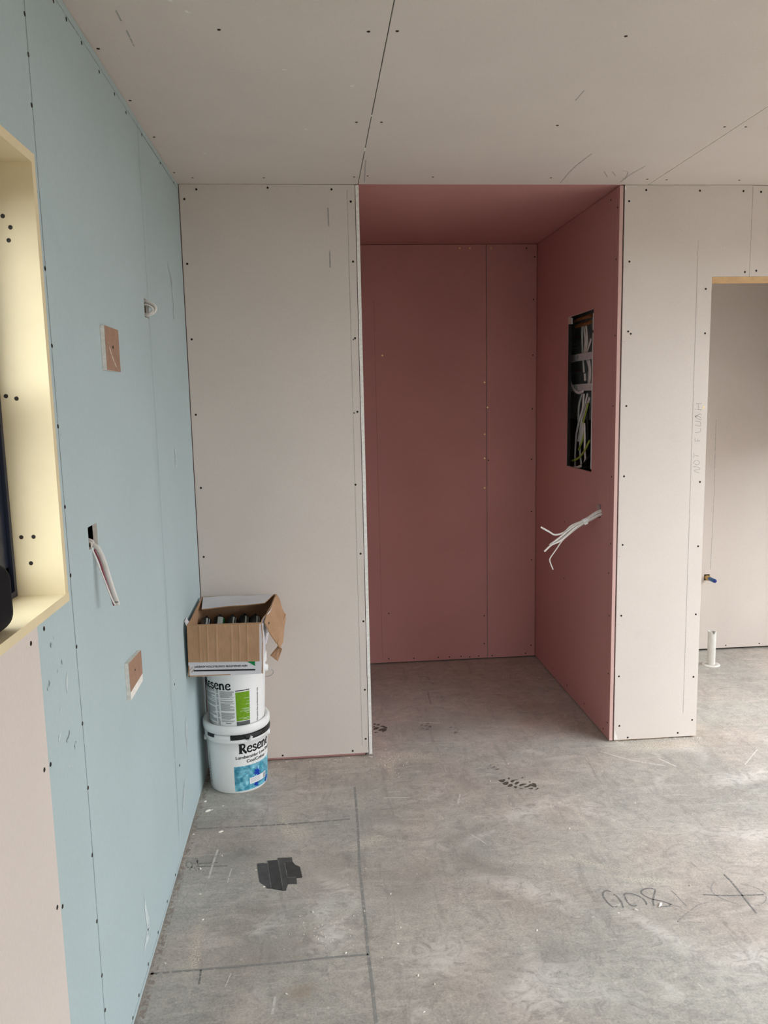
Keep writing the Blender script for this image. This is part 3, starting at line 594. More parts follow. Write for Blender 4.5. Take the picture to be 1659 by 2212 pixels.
# pencil set-out lines on the blue sheets
marks('pencil_line', 'x', XL + .0004, [[(1.607, 2.39), (1.61, 1.9), (1.615, 1.2), (1.622, .75), (1.615, .02)]], .0022, 'pencil_blue', blue_big)
marks('pencil_line', 'x', XL + .0004, [[(1.2, 2.376), (1.9, 2.377), (2.597, 2.377)]], .0024, 'pencil_blue', blue_big)
marks('pencil_line', 'x', XL + .0004, [[(2.603, 2.377), (3.0, 2.378), (3.28, 2.377)]], .003, 'pencil_blue', blue_far)
marks('pencil_line', 'x', XL + .0004, [[(2.565, 2.38), (2.57, 1.2), (2.55, .1)]], .002, 'pencil_blue', blue_big)
marks('pencil_line', 'x', XL + .0004, [[(1.0, .020), (1.8, .022), (2.59, .020)]], .0018, 'pencil_blue', blue_big)
marks('plaster_smear', 'x', XL + .0006, [DATA['smear']], .030, 'smear', blue_big, taper=True)
marks('plaster_smear', 'x', XL + .0006, [s for s in DATA['smears'] if s[0][0] < 2.59], .012, 'smear', blue_big, taper=True)
marks('plaster_smear', 'x', XL + .0006, [s for s in DATA['smears'] + DATA['smears_up'] if s[0][0] >= 2.59], .040, 'smear', blue_far, taper=True)
marks('dark_scuff', 'x', XL + .0006, DATA['scuffs'], .016, 'scuff', blue_big, taper=True)

# ---- window in the left wall: cream liner, dark frame, panes
win = empty('window_1', kind='structure')
LT = .018
jamb = MB().box(-.602, XL + .004, WIN_Y1 - LT, WIN_Y1 - .0005, WIN_Z0 + LT, WIN_Z1 - LT).build('window_jamb', 'cream', win)
MB().box(-.602, XL + .004, WIN_Y0 + .0005, WIN_Y0 + LT, WIN_Z0 + LT, WIN_Z1 - LT).build('window_jamb', 'cream', win)
MB().box(-.602, XL + .004, WIN_Y0 + .0005, WIN_Y1 - .0005, WIN_Z1 - LT, WIN_Z1 - .0005).build('window_head', 'cream', win)
sill = MB().box(-.602, XL + .005, WIN_Y0 + .0005, WIN_Y1 - .0005, WIN_Z0 + .0005, WIN_Z0 + LT).build('window_sill', 'cream', win)
fy0, fy1, fz0, fz1 = WIN_Y0 + LT, WIN_Y1 - LT, WIN_Z0 + LT, WIN_Z1 - LT
fr = MB()
fr.box(-.650, -.592, fy1 - .012, fy1 - .0005, fz0, fz1).box(-.650, -.592, fy0 + .0005, fy0 + .012, fz0, fz1)
fr.box(-.650, -.592, fy0 + .012, fy1 - .012, fz1 - .012, fz1 - .0005).box(-.650, -.592, fy0 + .012, fy1 - .012, fz0 + .0005, fz0 + .012)
fr.build('window_frame', 'navy', win)
sash = MB()
for a, b in ((fy0 + .012, .405), (.43, fy1 - .012)):
    for (y0, y1, z0, z1) in ((a, a + .045, fz0 + .012, fz1 - .012), (b - .045, b, fz0 + .012, fz1 - .012),
                             (a, b, fz0 + .012, fz0 + .06), (a, b, fz1 - .055, fz1 - .012)) + (((a, b, 1.535, 1.595),) if b > 1 else ()):
        sash.box(-.644, -.600, y0, y1, z0, z1)
sash.box(-.650, -.594, .40, .435, fz0 + .012, fz1 - .012)
sash.build('window_sash', 'navy', win)
for a, b in ((fy0 + .05, .365), (.47, fy1 - .05)):
    for z0, z1 in (((fz0 + .055, 1.54), (1.59, fz1 - .05)) if b > 1 else ((fz0 + .055, fz1 - .05),)):
        MB().box(-.625, -.621, a, b, z0, z1).build('pane', 'glass', win)
hole_pts = [(-.56, 1.895), (-.548, 1.875), (-.553, 1.852), (-.582, 1.568), (-.563, 1.563), (-.576, 1.297), (-.553, 1.297), (-.562, 1.245)]
screws(hole_pts, 'y', WIN_Y1 - LT, -1, jamb, r=.0042)

# ---- partition: grey sheets either side of the niche, over the doorway
part = empty('wall_partition', kind='structure')
grey_l = board('plasterboard', 'y', YP, YP + T, XL + .003, .1855, .016, ZC - .0012, ['grey', 'gypsum'], part)
grey_l['label'] = 'grey plasterboard sheet left of the niche'
pillar = board('plasterboard', 'y', YP, YP + T, 1.2940, 1.8400, .007, ZC - .0012, ['grey', 'gypsum'], part,
               [(XD, 1.9, 0, ZD + .016)])
pillar['label'] = 'grey plasterboard sheet between niche and doorway'
lintel = board('plasterboard', 'y', YP, YP + T, 1.8418, 2.95, ZD + .016, ZC - .004, ['grey', 'gypsum'], part)
lintel['label'] = 'grey plasterboard over the doorway'
right_b = board('plasterboard', 'y', YP, YP + T, 2.62, XR, .007, ZD + .014, ['grey', 'gypsum'], part)
MB().box(XL - .09, .17, YP + T + .0005, YP + T + .011, .004, ZC).build('backing_sheet', 'pink', part)
MB().box(1.300, 1.56, YP + T + .002, YP + T + .09, 0, .035).box(XL, .15, YP + T + .013, YP + T + .1, 0, .03).build('bottom_plate', 'timber', part)
screws(S['grey'], 'y', YP, -1, grey_l)
screws(S['grey_small'], 'y', YP, -1, grey_l, r=.003)
screws(S['pillar'], 'y', YP, -1, pillar)
screws(S['pillar_brass'], 'y', YP, -1, pillar, 'brass')
screws(S['lintel'], 'y', YP, -1, lintel)
marks('pencil_line', 'y', YP - .0004, [[(.155, 2.38), (.156, 1.2), (.158, .05)]], .0018, 'pencil_wall', grey_l)
marks('pencil_line', 'y', YP - .0004, [[(.077, 2.31), (.078, 2.24)], [(.079, 2.15), (.079, 2.08)]], .006, 'pencil_wall', grey_l)
marks('pencil_line', 'y', YP - .0004, [[(1.612, 2.18), (1.613, 1.4), (1.614, .12)]], .0018, 'pencil_wall', pillar)
marks('handwriting', 'y', YP - .0004, DATA['MARKS']['notflush'], .0024, 'pencil_wall', pillar, 'pencilled words NOT FLUSH written sideways')
for zz in (2.076, 1.77, .85, .545): marks('pencil_line', 'y', YP - .0004, [[(1.296, zz), (1.306, zz)]], .0012, 'pencil_wall', pillar)
tear = MB(); poly(tear, [(1.2945, .012), (1.312, .012), (1.303, .035), (1.2945, .058)], 'y', YP - .0006)
tear.build('torn_paper_edge', 'gypsum', pillar)
tear = MB(); poly(tear, [(1.2945, 2.375), (1.299, 2.385), (1.297, 2.396), (1.2925, 2.392)], 'y', YP - .0008)
tear.build('torn_paper_edge', 'gypsum', pillar)

# ---- doorway to the far room
door = empty('door_1', kind='structure')
MB().box(XD + .001, 2.62, YP + .001, YP + .09, ZD, ZD + .0155).build('door_head', 'timber', door)
MB().box(XD - .018, XD - .0005, YP + T + .001, YP + .09, 0, ZD).build('door_trimmer', 'timber', door)

# ---- niche
nb = empty('wall_niche_back', kind='structure')
nb1 = board('plasterboard', 'y', YN, YN + T, XNL - .012, .9788, .008, ZC - .003, ['pink', 'gypsum'], nb)
nb1['label'] = 'wide pink fire-rated sheet at the back of the niche'
nb2 = board('plasterboard', 'y', YN - .0008, YN + T, .9822, XNR - .003, .008, ZC - .003, ['pink', 'gypsum'], nb)
nb2['label'] = 'narrow pink sheet in the right-hand niche corner'
screws(S['nback'], 'y', YN, -1, nb1, r=.004)
screws(S['nback_brass'], 'y', YN, -1, nb1, 'brass', .0052)
screws(S['nback2'], 'y', YN - .0008, -1, nb2, r=.004)
screws(S['nback2_brass'], 'y', YN - .0008, -1, nb2, 'brass', .005)
SWB = (3.5755, 3.940, 1.195, 1.9400)
SLOT3 = (3.447, 3.492, .998, 1.060)
nr = empty('wall_niche_right', kind='structure')
nr1 = board('plasterboard', 'x', XNR, XNR + .015, YP, YN + .004, .007, ZC - .003, ['pink', 'pink_edge'], nr, [SWB, SLOT3])
screws(S['nright'], 'x', XNR, -1, nr1, r=.0042)
nl = empty('wall_niche_left', kind='structure')
board('plasterboard', 'x', XNL, XNL - .0135, YP - .001, YN + .004, .010, ZC - .003, ['pink', 'gypsum'], nl)
marks('pencil_line', 'x', XNR - .0004, [[(3.335, 2.38), (3.335, 1.2), (3.335, .03)]], .002, 'pencil_pink', nr1)
marks('pencil_line', 'y', YN - .0004, [[(.345, 2.1), (.347, 1.0), (.35, .03)]], .002, 'pencil_pink', nb1)
cn = MB().box(XNL - .01, XNR + .01, YP + .001, YN + .02, ZC, ZC + T).build('ceiling_niche', 'pink', kind='structure')

# ---- far room behind the doorway
wf = empty('wall_far', kind='structure')
far_b = board('plasterboard', 'y', YF, YF + T, 1.68, XR, .012, ZC - .002, ['grey', 'gypsum'], wf, [(2.292, 2.328, .438, .474)])
screws(S['far'], 'y', YF, -1, far_b, r=.004)
marks('pencil_line', 'y', YF - .0004, [[(2.33, 1.4), (2.335, .95), (2.33, .5)]], .003, 'pencil_wall', far_b)
wfl = board('wall_far_side', 'x', 1.665, 1.655, YP + T, YF + .05, .006, ZC, ['grey', 'gypsum'], None)
wfl['kind'] = 'structure'

# ---- ceiling sheets
ceil_ = MB().box(-.60, XR, YB, 4.62, ZC + .030, ZC + .06).build('ceiling', 'dark_cavity', kind='structure')
xs = [XL - .004, .1995, 1.3915, 2.592, XR]
csh = []
for i in range(4):
    c0 = board('plasterboard', 'z', ZC, ZC + T, xs[i] + (.0016 if i else 0), xs[i + 1] - .0016, YB, YP + .0005, ['grey', 'gypsum'], ceil_)
    csh.append(c0)
board('plasterboard', 'z', ZC, ZC + T, XD - .02, XR, YP + .001, 4.6, ['grey', 'gypsum'], ceil_)
for i, p in enumerate(S['ceil']):
    k = 0 if p[0] < xs[1] else 1 if p[0] < xs[2] else 2 if p[0] < xs[3] else 3
    screws([p], 'z', ZC, -1, csh[k])
for s in DATA['MARKS']['ceil_marks']:
    k = 0 if s[0][0] < xs[1] else 1 if s[0][0] < xs[2] else 2
    marks('pencil_line', 'z', ZC - .0004, [s], .004, 'pencil_wall', csh[k])
fill = MB(); ribbon(fill, [(.1995, 2.83), (.1995, 2.87)], .0045, 'z', ZC - .0003); ribbon(fill, [(.1995, 2.52), (.1995, 2.535)], .0045, 'z', ZC - .0003)
fill.build('plaster_bridge', 'gypsum', csh[0])
random.seed(3)
spk = MB()
for (a, b) in ((-.28, 1.85), (-.25, 1.90), (-.27, 1.80), (-.05, 2.2), (.0, 2.65), (-.35, 2.9), (.13, 2.3)):
    blob(spk, (a, b), .008, .004, random.uniform(0, 3), 'z', ZC - .0005, random.random())
spk.build('plaster_speck', 'speck', csh[0])

# ---- marks on the concrete
MK = DATA['MARKS']
marks('pencil_number', 'z', .0004, MK['digits'], .0055, 'pencil', floor, 'pencilled figures 0 0 8 on the slab')
marks('pencil_mark', 'z', .0004, MK['faint'], .004, 'pencil_faint', floor)
marks('pencil_cross', 'z', .0004, MK['star'], .006, 'pencil', floor, 'long pencilled cross on the slab')
marks('pencil_loop', 'z', .0004, MK['star_faint'], .004, 'pencil_faint', floor)
marks('snapped_line', 'z', .0003, [MK['chalk'][0]], .009, 'chalk_line', floor, 'dark set-out line running down the slab')
marks('snapped_line', 'z', .0003, [MK['chalk'][1]], .008, 'chalk_line', floor, 'dark set-out line crossing to the blue wall')
marks('snapped_line', 'z', .0003, [MK['chalk_thin'][0]], .010, 'chalk_faint', floor)
marks('pencil_mark', 'z', .0003, MK['chalk_thin'][1:], .005, 'pencil', floor)
marks('pencil_scribble', 'z', .0004, MK['scribble'], .006, 'pencil_faint', floor)
marks('pencil_mark', 'z', .0004, MK['niche_mark'], .010, 'pencil_faint', floor)
for key, mt in (('a', 'mud'), ('b', 'mud_faint'), ('c', 'mud'), ('d', 'mud_faint'), ('e', 'mud_faint')):
    mb = MB()
    for pl in MK['prints'][key]: poly(mb, pl, 'z', .0005)
    o = mb.build('boot_print', mt, floor)
    o['label'] = {'a': 'dark muddy boot print on the open slab', 'b': 'faint boot print above the dark one', 'c': 'dark boot print at the niche edge',
                  'd': 'faint boot print in the niche', 'e': 'faintest boot print in the niche'}[key]
ed = MB(); ribbon(ed, [(XL + .012, 1.2), (XL + .014, 1.8), (XL + .011, 2.4), (XL + .014, 2.9), (XL + .012, 3.25)], .017, 'z', .0003)
ed.build('wall_line_dirt', 'edge_dirt', floor)
mb = MB()
for s, w in (([(1.46, 3.02), (1.42, 3.10)], .007), ([(1.20, 3.20), (1.30, 3.10), (1.42, 3.03)], .008), ([(1.75, 3.0), (1.88, 3.13)], .006), ([(.22, 2.91), (.32, 2.90)], .005),
             ([(.24, 2.955), (.29, 2.953)], .005), ([(-.40, 2.45), (-.395, 2.55), (-.39, 2.62)], .007), ([(-.16, 1.84), (-.155, 1.90)], .007), ([(-.28, 2.0), (-.29, 1.95)], .003),
             ([(-.33, 2.5), (-.335, 2.42)], .004), ([(1.5, 2.12), (1.56, 2.13)], .007), ([(.45, 3.62), (.55, 3.6)], .006), ([(.5, 2.62), (.55, 2.54)], .004), ([(.52, 2.9), (.50, 2.83)], .006)):
    ribbon(mb, s, w, 'z', .0005)
mb.build('scratch', 'scratch', floor)

# ================================================================== things
# ---- boot-height crumbs of plaster on the slab
crumb_me = []
for v in range(5):
    mb = MB()
    rnd = random.Random(v)
    n = 7
    V = []
    for h, k in ((0, 1), (.55, .95), (1, .5)):
        for j in range(n):
            t = 2 * math.pi * j / n
            r = k * rnd.uniform(.7, 1.15)
            V.append((r * math.cos(t) * 1.5, r * math.sin(t) * .75, h * .9))
    Fc = [(a * n + j, a * n + (j + 1) % n, (a + 1) * n + (j + 1) % n, (a + 1) * n + j) for a in range(2) for j in range(n)] + [tuple(2 * n + j for j in range(n)), tuple(reversed(range(n)))]
    mb.add(V, Fc)
    o = mb.build('plaster_crumb', 'crumb'); crumb_me.append(o.data); bpy.data.objects.remove(o)
random.seed(11)
BIGC = {2: .0060, 0: .0046, 6: .0046, 4: .0046, 29: .0062, 28: .0044}
for i, (a, b) in enumerate(MK['debris']):
    o = bpy.data.objects.new('plaster_crumb', crumb_me[i % 5])
    COL.objects.link(o)
    s = BIGC.get(i, random.uniform(.0020, .0034))
    if a < XL + .015: a = XL + .015
    o.location = (a, b, 0)
    o.rotation_euler = (0, 0, random.uniform(0, 6.28) if i not in (2, 4) else .5)
    o.scale = (s * (1.5 if i in (2, 4, 29) else 1), s, s)
    tag(o, {2: 'long white plaster sliver on the floor near the blue wall, below the paint pails', 29: 'largest white plaster chip on the right, lying on the pencilled figure 8',
            6: 'white plaster chip on the pencil scribble beside the blue wall', 11: 'white plaster crumb at the left edge of the black tape patch',
            7: 'white plaster crumb touching the foot of the blue wall', 16: 'plaster crumb on the dark line that crosses to the blue wall'}.get(i, 'tiny white plaster crumb lying loose on the concrete floor'),
        'crumb', 'plaster crumbs scattered on the floor')
mb = MB()
for i in range(420):
    if i < 140: a, b = random.uniform(1.3, 1.70), YP - abs(random.gauss(0, .02)) + .004
    elif i < 200: a, b = random.uniform(-.2, .2), YP - abs(random.gauss(0, .012))
    elif i < 260: a, b = random.gauss(.27, .04), random.gauss(3.2, .07)
    elif i < 320: a, b = random.gauss(-.02, .06), random.gauss(2.15, .08)
    else: a, b = random.uniform(-.45, 1.9), random.uniform(1.8, 3.2)
    r = random.uniform(.0008, .002)
    mb.add([(a + r, b, 0), (a - r * .6, b + r, 0), (a - r * .6, b - r, 0), (a, b, r * 1.2)], [(0, 1, 3), (1, 2, 3), (2, 0, 3)])
o = mb.build('plaster_grit', 'crumb', kind='stuff')
tag(o, 'fine white plaster grit sprinkled over the concrete floor', 'grit')

# ---- tape patch
tp = empty('tape_patch')
for i, pl in enumerate(MK['tape']):
    z0, z1 = .0003, .0012 + .0006 * i
    n = len(pl)
    mb = MB().add([(a, b, z0) for a, b in pl] + [(a, b, z1) for a, b in pl],
                  [tuple(range(n, 2 * n))] + [(j, (j + 1) % n, n + (j + 1) % n, n + j) for j in range(n)])
    st = mb.build('tape_strip', 'tape' if i % 2 else 'tape_b', tp)
    if i:
        e = MB(); k0 = {1: (6, 7, 0), 2: (7, 8, 9, 0), 3: (6, 0), 4: (0, 1)}[i]
        ribbon(e, [pl[q] for q in k0], .0022, 'z', z1 + .0002); e.build('tape_edge', 'tape_edge', st)
tag(tp, 'overlapping strips of black tape stuck over a hole in the concrete floor', 'tape')
rebase(tp, (-.166, 2.457, 0))

# ---- print helpers for curved pails
def text_mesh(s, size, bold=0.0):
    cu = bpy.data.curves.new('t', 'FONT')
    cu.body = s; cu.size = size; cu.offset = bold; cu.resolution_u = 3
    o = bpy.data.objects.new('t', cu)
    me = bpy.data.meshes.new_from_object(o)
    bpy.data.objects.remove(o); bpy.data.curves.remove(cu)
    return me
def cut_u(me, step):
    b = bmesh.new(); b.from_mesh(me)
    xs_ = [v.co.x for v in b.verts]
    if xs_:
        x = min(xs_) + step
        while x < max(xs_):
            bmesh.ops.bisect_plane(b, geom=b.verts[:] + b.edges[:] + b.faces[:], plane_co=(x, 0, 0), plane_no=(1, 0, 0))
            x += step
    b.to_mesh(me); b.free()
    return me
SERIF = {
 'R': (.80, [([(.20, 0), (.20, 1)], .20), ([(.02, .035), (.40, .035)], .07), ([(.02, .965), (.22, .965)], .07),
             ([(.2, .95), (.42, .95), (.56, .88), (.60, .74), (.55, .58), (.42, .51), (.25, .50)], .13), ([(.36, .52), (.50, .34), (.66, .10), (.80, .04)], .17)]),
 'e': (.64, [([(.12, .37), (.34, .37), (.55, .40)], .07), ([(.55, .40), (.52, .58), (.38, .66), (.20, .58), (.11, .36), (.16, .14), (.33, .05), (.50, .09), (.60, .19)], .12)]),
 's': (.54, [([(.44, .52), (.36, .64), (.22, .65), (.12, .55), (.15, .43), (.28, .35), (.42, .27), (.45, .14), (.34, .04), (.18, .04), (.08, .17)], .115)]),
 'n': (.74, [([(.16, 0), (.16, .67)], .16), ([(.03, .63), (.17, .63)], .07), ([(.02, .03), (.30, .03)], .06), ([(.2, .50), (.32, .62), (.46, .62), (.54, .50), (.56, .25), (.56, 0)], .14), ([(.42, .03), (.72, .03)], .06)]),
}
def serif_word(word, cap):
    mb = MB(); x = 0
    for ch in word:
        adv, strokes = SERIF[ch]
        for pts, w in strokes:
            ribbon(mb, [((x + a) * cap, b * cap) for a, b in pts], w * 1.32 * cap, 'z', 0)
        x += adv - .02
    return mb
class Pail:
    """cylindrical wrap: angle 0 faces the middle of the room, positive to the right"""
    def __init__(self, c, z0, r_at):
        self.c, self.z0, self.r = c, z0, r_at
        d = Vector((-c[0], -c[1], 0)).normalized()
        self.d, self.rt = d, Vector((-d.y, d.x, 0))
    def pt(self, deg, z, off=.0006):
        t = math.radians(deg); r = self.r(z - self.z0) + off
        q = self.d * math.cos(t) * r + self.rt * math.sin(t) * r
        return (self.c[0] + q.x, self.c[1] + q.y, z)
    def patch(self, a0, a1, z0, z1, mat, name, parent, off=.0006, n=14, nz=6):
        V = [self.pt(a0 + (a1 - a0) * i / n, z0 + (z1 - z0) * j / nz, off) for j in range(nz + 1) for i in range(n + 1)]
        Fc = [(j * (n + 1) + i, j * (n + 1) + i + 1, (j + 1) * (n + 1) + i + 1, (j + 1) * (n + 1) + i) for j in range(nz) for i in range(n)]
        return MB().add(V, Fc, 0, True).build(name, mat, parent)
    def wrap(self, uv, faces, a0, z0, mat, name, parent, off=.0009, turn=False):
        R = self.r(z0 - self.z0)
        V = []
        for u, v in uv:
            if turn: u, v = -v, u
            V.append(self.pt(a0 + math.degrees(u / R), z0 + v, off))
        return MB().add(V, faces).build(name, mat, parent)
    def word(self, s, cap, a0, z0, parent, name='lettering', mat='ink', off=.0009):
        mb = serif_word(s, cap)
        return self.wrap([(p[0], p[1]) for p in mb.v], mb.f, a0, z0, mat, name, parent, off)
    def text(self, s, size, a0, z0, parent, bold=0.0, turn=False, name='lettering', mat='ink', off=.0009):
        me = text_mesh(s, size, bold)
        if not turn: cut_u(me, .008)
        uv = [(v.co.x, v.co.y) for v in me.vertices]; fs = [tuple(p.vertices) for p in me.polygons]
        bpy.data.meshes.remove(me)
        return self.wrap(uv, fs, a0, z0, mat, name, parent, off, turn)
    def arc(self, a0, a1, prof, z, n=40):
        """ring section: prof is a closed list of (radial offset, height)"""
        m_ = len(prof); V = []
        for i in range(n + 1):
            a = a0 + (a1 - a0) * i / n
            for ro, h in prof:
                V.append(self.pt(a, z + h, ro))
        Fc = [(i * m_ + j, i * m_ + (j + 1) % m_, (i + 1) * m_ + (j + 1) % m_, (i + 1) * m_ + j) for i in range(n) for j in range(m_)]
        Fc += [tuple(range(m_)), tuple(n * m_ + j for j in reversed(range(m_)))]
        return MB().add(V, Fc, 0, False)

# ---- lower pail
PC = (-.362, 3.127)
rl = lambda h: .1155 + .0085 * min(max(h, 0), .235) / .235
P1 = Pail(PC, 0, rl)
pail = empty('paint_pail')
prof = [(0.0, .004), (.104, .004), (.108, 0), (.112, .002), (.1155, .010)] + [(rl(h), h) for h in (.06, .12, .18, .215)] + \
       [(.1265, .217), (.1275, .222), (.1265, .227), (.1255, .232), (.1255, .262), (.121, .262), (.1195, .20), (.111, .02), (0, .012)]
MB().lathe(prof, (PC[0], PC[1], 0), 64).build('pail_body', 'white_plastic', pail)
lid = [(0, .268), (.108, .268), (.112, .272), (.116, .284), (.124, .290), (.131, .289), (.1345, .283), (.1350, .266), (.1335, .256), (.1275, .253), (.1265, .262), (0, .262)]
MB().lathe(lid, (PC[0], PC[1], 0), 64).build('lid', 'white_plastic', pail)
bandp = [(.0010, .0), (.0105, -.001), (.0115, .007), (.0095, .019), (.0010, .019)]
P1.arc(14, 112, bandp, .2325).build('seal_band', 'black_plastic', pail)
P1.arc(-12, 13.4, [(.0008, .0), (.0060, .0), (.0060, .019), (.0008, .019)], .2330).build('seal_band', 'black_plastic', pail)
P1.arc(-62, -44, [(.0008, .008), (.0075, .006), (.0075, .019), (.0008, .019)], .2330).build('seal_band', 'black_plastic', pail)
P1.arc(-125, -12.5, [(.0008, -.012), (.0045, -.012), (.0060, .004), (.0045, .017), (.0008, .017)], .2330).build('seal_collar', 'white_plastic', pail)
tab = MB().tube(smooth_path([P1.pt(19, .226, .006), P1.pt(22, .234, .012), P1.pt(24, .243, .013)]), .0055, 8, r2=.003)
tab.build('pull_tab', 'white_plastic', pail)
for a in (-92, 88):
    e = MB().tube([P1.pt(a, .205, -.002), P1.pt(a, .205, .007), P1.pt(a, .205, .010)], [.013, .012, .009], 12); e.build('handle_lug', 'white_plastic', pail)
bail = []
for i in range(25):
    t = i / 24
    a = -92 - 180 * t
    bail.append(P1.pt(a, .205 - .075 * math.sin(math.pi * t), .0125))
MB().tube(smooth_path(bail, 2), .0016, 6).build('wire_handle', 'steel', pail)
P1.word('Resene', .040, 1, .172, pail)
P1.text('Lumbersider Low Sheen', .0188, -5.5, .1495, pail, bold=.0003)
P1.text('CoolColour', .0190, 15, .1300, pail, bold=.0003)
P1.patch(25, 55, .1245, .1252, 'ink_grey', 'fine_print', pail, nz=1)
pic = P1.patch(-9, 84, .013, .118, 'petals', 'picture_label', pail, off=.0005)
pic['label'] = 'turquoise flower picture on the label'
leaf = [(0, 0), (.012, .004), (.010, -.004), (.026, -.003), (.021, .006), (.030, .012), (.022, .014), (.024, .024), (.016, .020), (.013, .036), (.008, .022), (.0, .026), (.003, .014), (-.008, .012), (.001, .008)]
P1.wrap([(u, v) for u, v in leaf], [tuple(range(len(leaf)))], 31, .066, 'blue_ink', 'leaf_motif', pail, .0011)
for a, zz, k in ((30, .020, .7), (26, .056, .35), (62, .025, .6), (60, .014, .5)):
    P1.wrap([(u * k, v * k) for u, v in leaf], [tuple(range(len(leaf)))], a, zz, 'blue_ink', 'leaf_motif', pail, .0011)
P1.patch(20, 62, .036, .062, 'sticker', 'sticker', pail, off=.0014)
for j in range(5): P1.patch(22, 46 - 3 * (j % 2), .041 + j * .0038, .0421 + j * .0038, 'ink_grey', 'fine_print', pail, off=.0018, nz=1)
for j in range(7): P1.patch(53, 60, .039 + j * .003, .0405 + j * .003, 'ink', 'barcode', pail, off=.0018, nz=1, n=3)
P1.text('Resene Paints Ltd  Lumbersider Low Sheen', .0075, -66, .03, pail, turn=True, name='side_print')
for j in range(9): P1.patch(-73, -69.5, .03 + j * .013, .039 + j * .013, 'ink_grey', 'fine_print', pail, nz=1, n=2)
tag(pail, 'lower white paint pail on the floor with turquoise flower label and black seal', 'paint pail', 'stacked paint pails')
rebase(pail, (PC[0], PC[1], 0))

# ---- upper pail
ZU = .2685
PC2 = (-.357, 3.123)
ru = lambda h: .1095 + .0145 * min(max(h, 0), .285) / .285
P2 = Pail(PC2, ZU, ru)
pail2 = empty('paint_pail')
prof = [(0.0, .003), (.100, .003), (.104, 0), (.107, .002), (.1095, .008)] + [(ru(h), h) for h in (.06, .12, .18, .238)] + \
       [(.1255, .243), (.1285, .247), (.1285, .277), (.1265, .283), (.1210, .283), (.1165, .20), (.104, .010), (0, .010)]
MB().lathe(prof, (PC2[0], PC2[1], ZU), 64).build('pail_body', 'white_plastic', pail2)
for a in (-80, 82):
    MB().tube([P2.pt(a, ZU + .215, -.002), P2.pt(a, ZU + .215, .008), P2.pt(a, ZU + .215, .012)], [.016, .015, .011], 12).build('handle_lug', 'white_plastic', pail2)
b1 = [P2.pt(82, ZU + .212, .010), P2.pt(86, ZU + .202, .028), P2.pt(92, ZU + .185, .034), P2.pt(100, ZU + .165, .026), P2.pt(118, ZU + .150, .010), P2.pt(150, ZU + .14, .006), P2.pt(200, ZU + .15, .006), P2.pt(250, ZU + .18, .006), P2.pt(280, ZU + .212, .010)]
MB().tube(smooth_path(b1, 6), .0014, 6).build('wire_handle', 'steel', pail2)
P2.word('Resene', .0370, -80, .4375, pail2)
rnd = random.Random(5)
for col, (a0, a1, zt, zb) in enumerate(((-80, -45, .440, .285), (-42, -36, .435, .285), (-33, -5, .432, .300))):
    mbp = MB(); z = zt
    while z > zb:
        if rnd.random() < .86:
            e = a1 - (a1 - a0) * rnd.choice([0, 0, .1, .3])
            n = 8
            V = [P2.pt(a0 + (e - a0) * i / n, zz, .0006) for zz in (z, z - .0026) for i in range(n + 1)]
            mbp.add(V, [(i, i + 1, n + 2 + i, n + 1 + i) for i in range(n)])
        z -= .0036
    mbp.build('fine_print', 'ink_grey', pail2)
P2.patch(-2, 25.5, .306, .426, 'lime', 'green_panel', pail2)
for zz, w in ((.398, 10), (.384, 5), (.372, 8), (.356, 16), (.352, 12), (.346, 18), (.342, 10), (.336, 7), (.317, 22), (.312, 14)):
    P2.patch(24.5 - w, 24.5, zz, zz + .0011, 'sticker', 'fine_print', pail2, off=.001, nz=1, n=6)
P2.patch(-2, 25.5, .2815, .3035, 'slate', 'grey_panel', pail2)
P2.patch(-2, 25.5, .4305, .434, 'ink', 'title_bar', pail2, nz=1)
P2.text('the paint the professionals use', .0112, 46, .290, pail2, turn=True, bold=.0001)
P2.text('Resene', .0075, -24, .296, pail2, bold=.0002)
tag(pail2, 'upper white paint pail with lime green panel, standing on the lower pail', 'paint pail', 'stacked paint pails')
rebase(pail2, (PC2[0], PC2[1], ZU))

# ---- open carton on top of the pails
carton = empty('carton')
ZB = ZU + .2840
def panel(p00, p10, p11, p01, t, mb, k_out=0, k_in=1, nu=10, nv=6, wob=0.0, seed=0, fold=None):
    """cardboard panel; outward normal = (p10-p00)x(p01-p00)"""
    a, b, c, d = [Vector(p) for p in (p00, p10, p11, p01)]
    nrm = (b - a).cross(d - a).normalized()
    rnd_ = random.Random(seed)
    ph = [rnd_.uniform(0, 6.28) for _ in range(4)]
    def at(i, j):
        u, v = i / nu, j / nv
        p = a * (1 - u) * (1 - v) + b * u * (1 - v) + c * u * v + d * (1 - u) * v
        w = wob * (math.sin(5 * u + ph[0]) * math.sin(4 * v + ph[1]) + .5 * math.sin(11 * u + 7 * v + ph[2]))
        if fold: w += fold(u, v)
        return p + nrm * w
    V = [at(i, j) for j in range(nv + 1) for i in range(nu + 1)]
    n0 = len(V)
    V += [p - nrm * t for p in V]
    W = nu + 1
    Fo = [(j * W + i, j * W + i + 1, (j + 1) * W + i + 1, (j + 1) * W + i) for j in range(nv) for i in range(nu)]
    Fi = [tuple(n0 + q for q in reversed(f)) for f in Fo]
    Fe = []
    for i in range(nu):
        Fe += [(i, i + 1, n0 + i + 1, n0 + i), (nv * W + i, nv * W + i + 1, n0 + nv * W + i + 1, n0 + nv * W + i)]
    for j in range(nv):
        Fe += [(j * W, (j + 1) * W, n0 + (j + 1) * W, n0 + j * W), (j * W + nu, (j + 1) * W + nu, n0 + (j + 1) * W + nu, n0 + j * W + nu)]
    o = len(mb.v)
    mb.v += [tuple(p) for p in V]
    for fs, k in ((Fo, k_out), (Fi, k_in), (Fe, 1)):
        for f in fs:
            mb.f.append(tuple(q + o for q in f)); mb.k.append(k); mb.s.append(False)
TH = .004
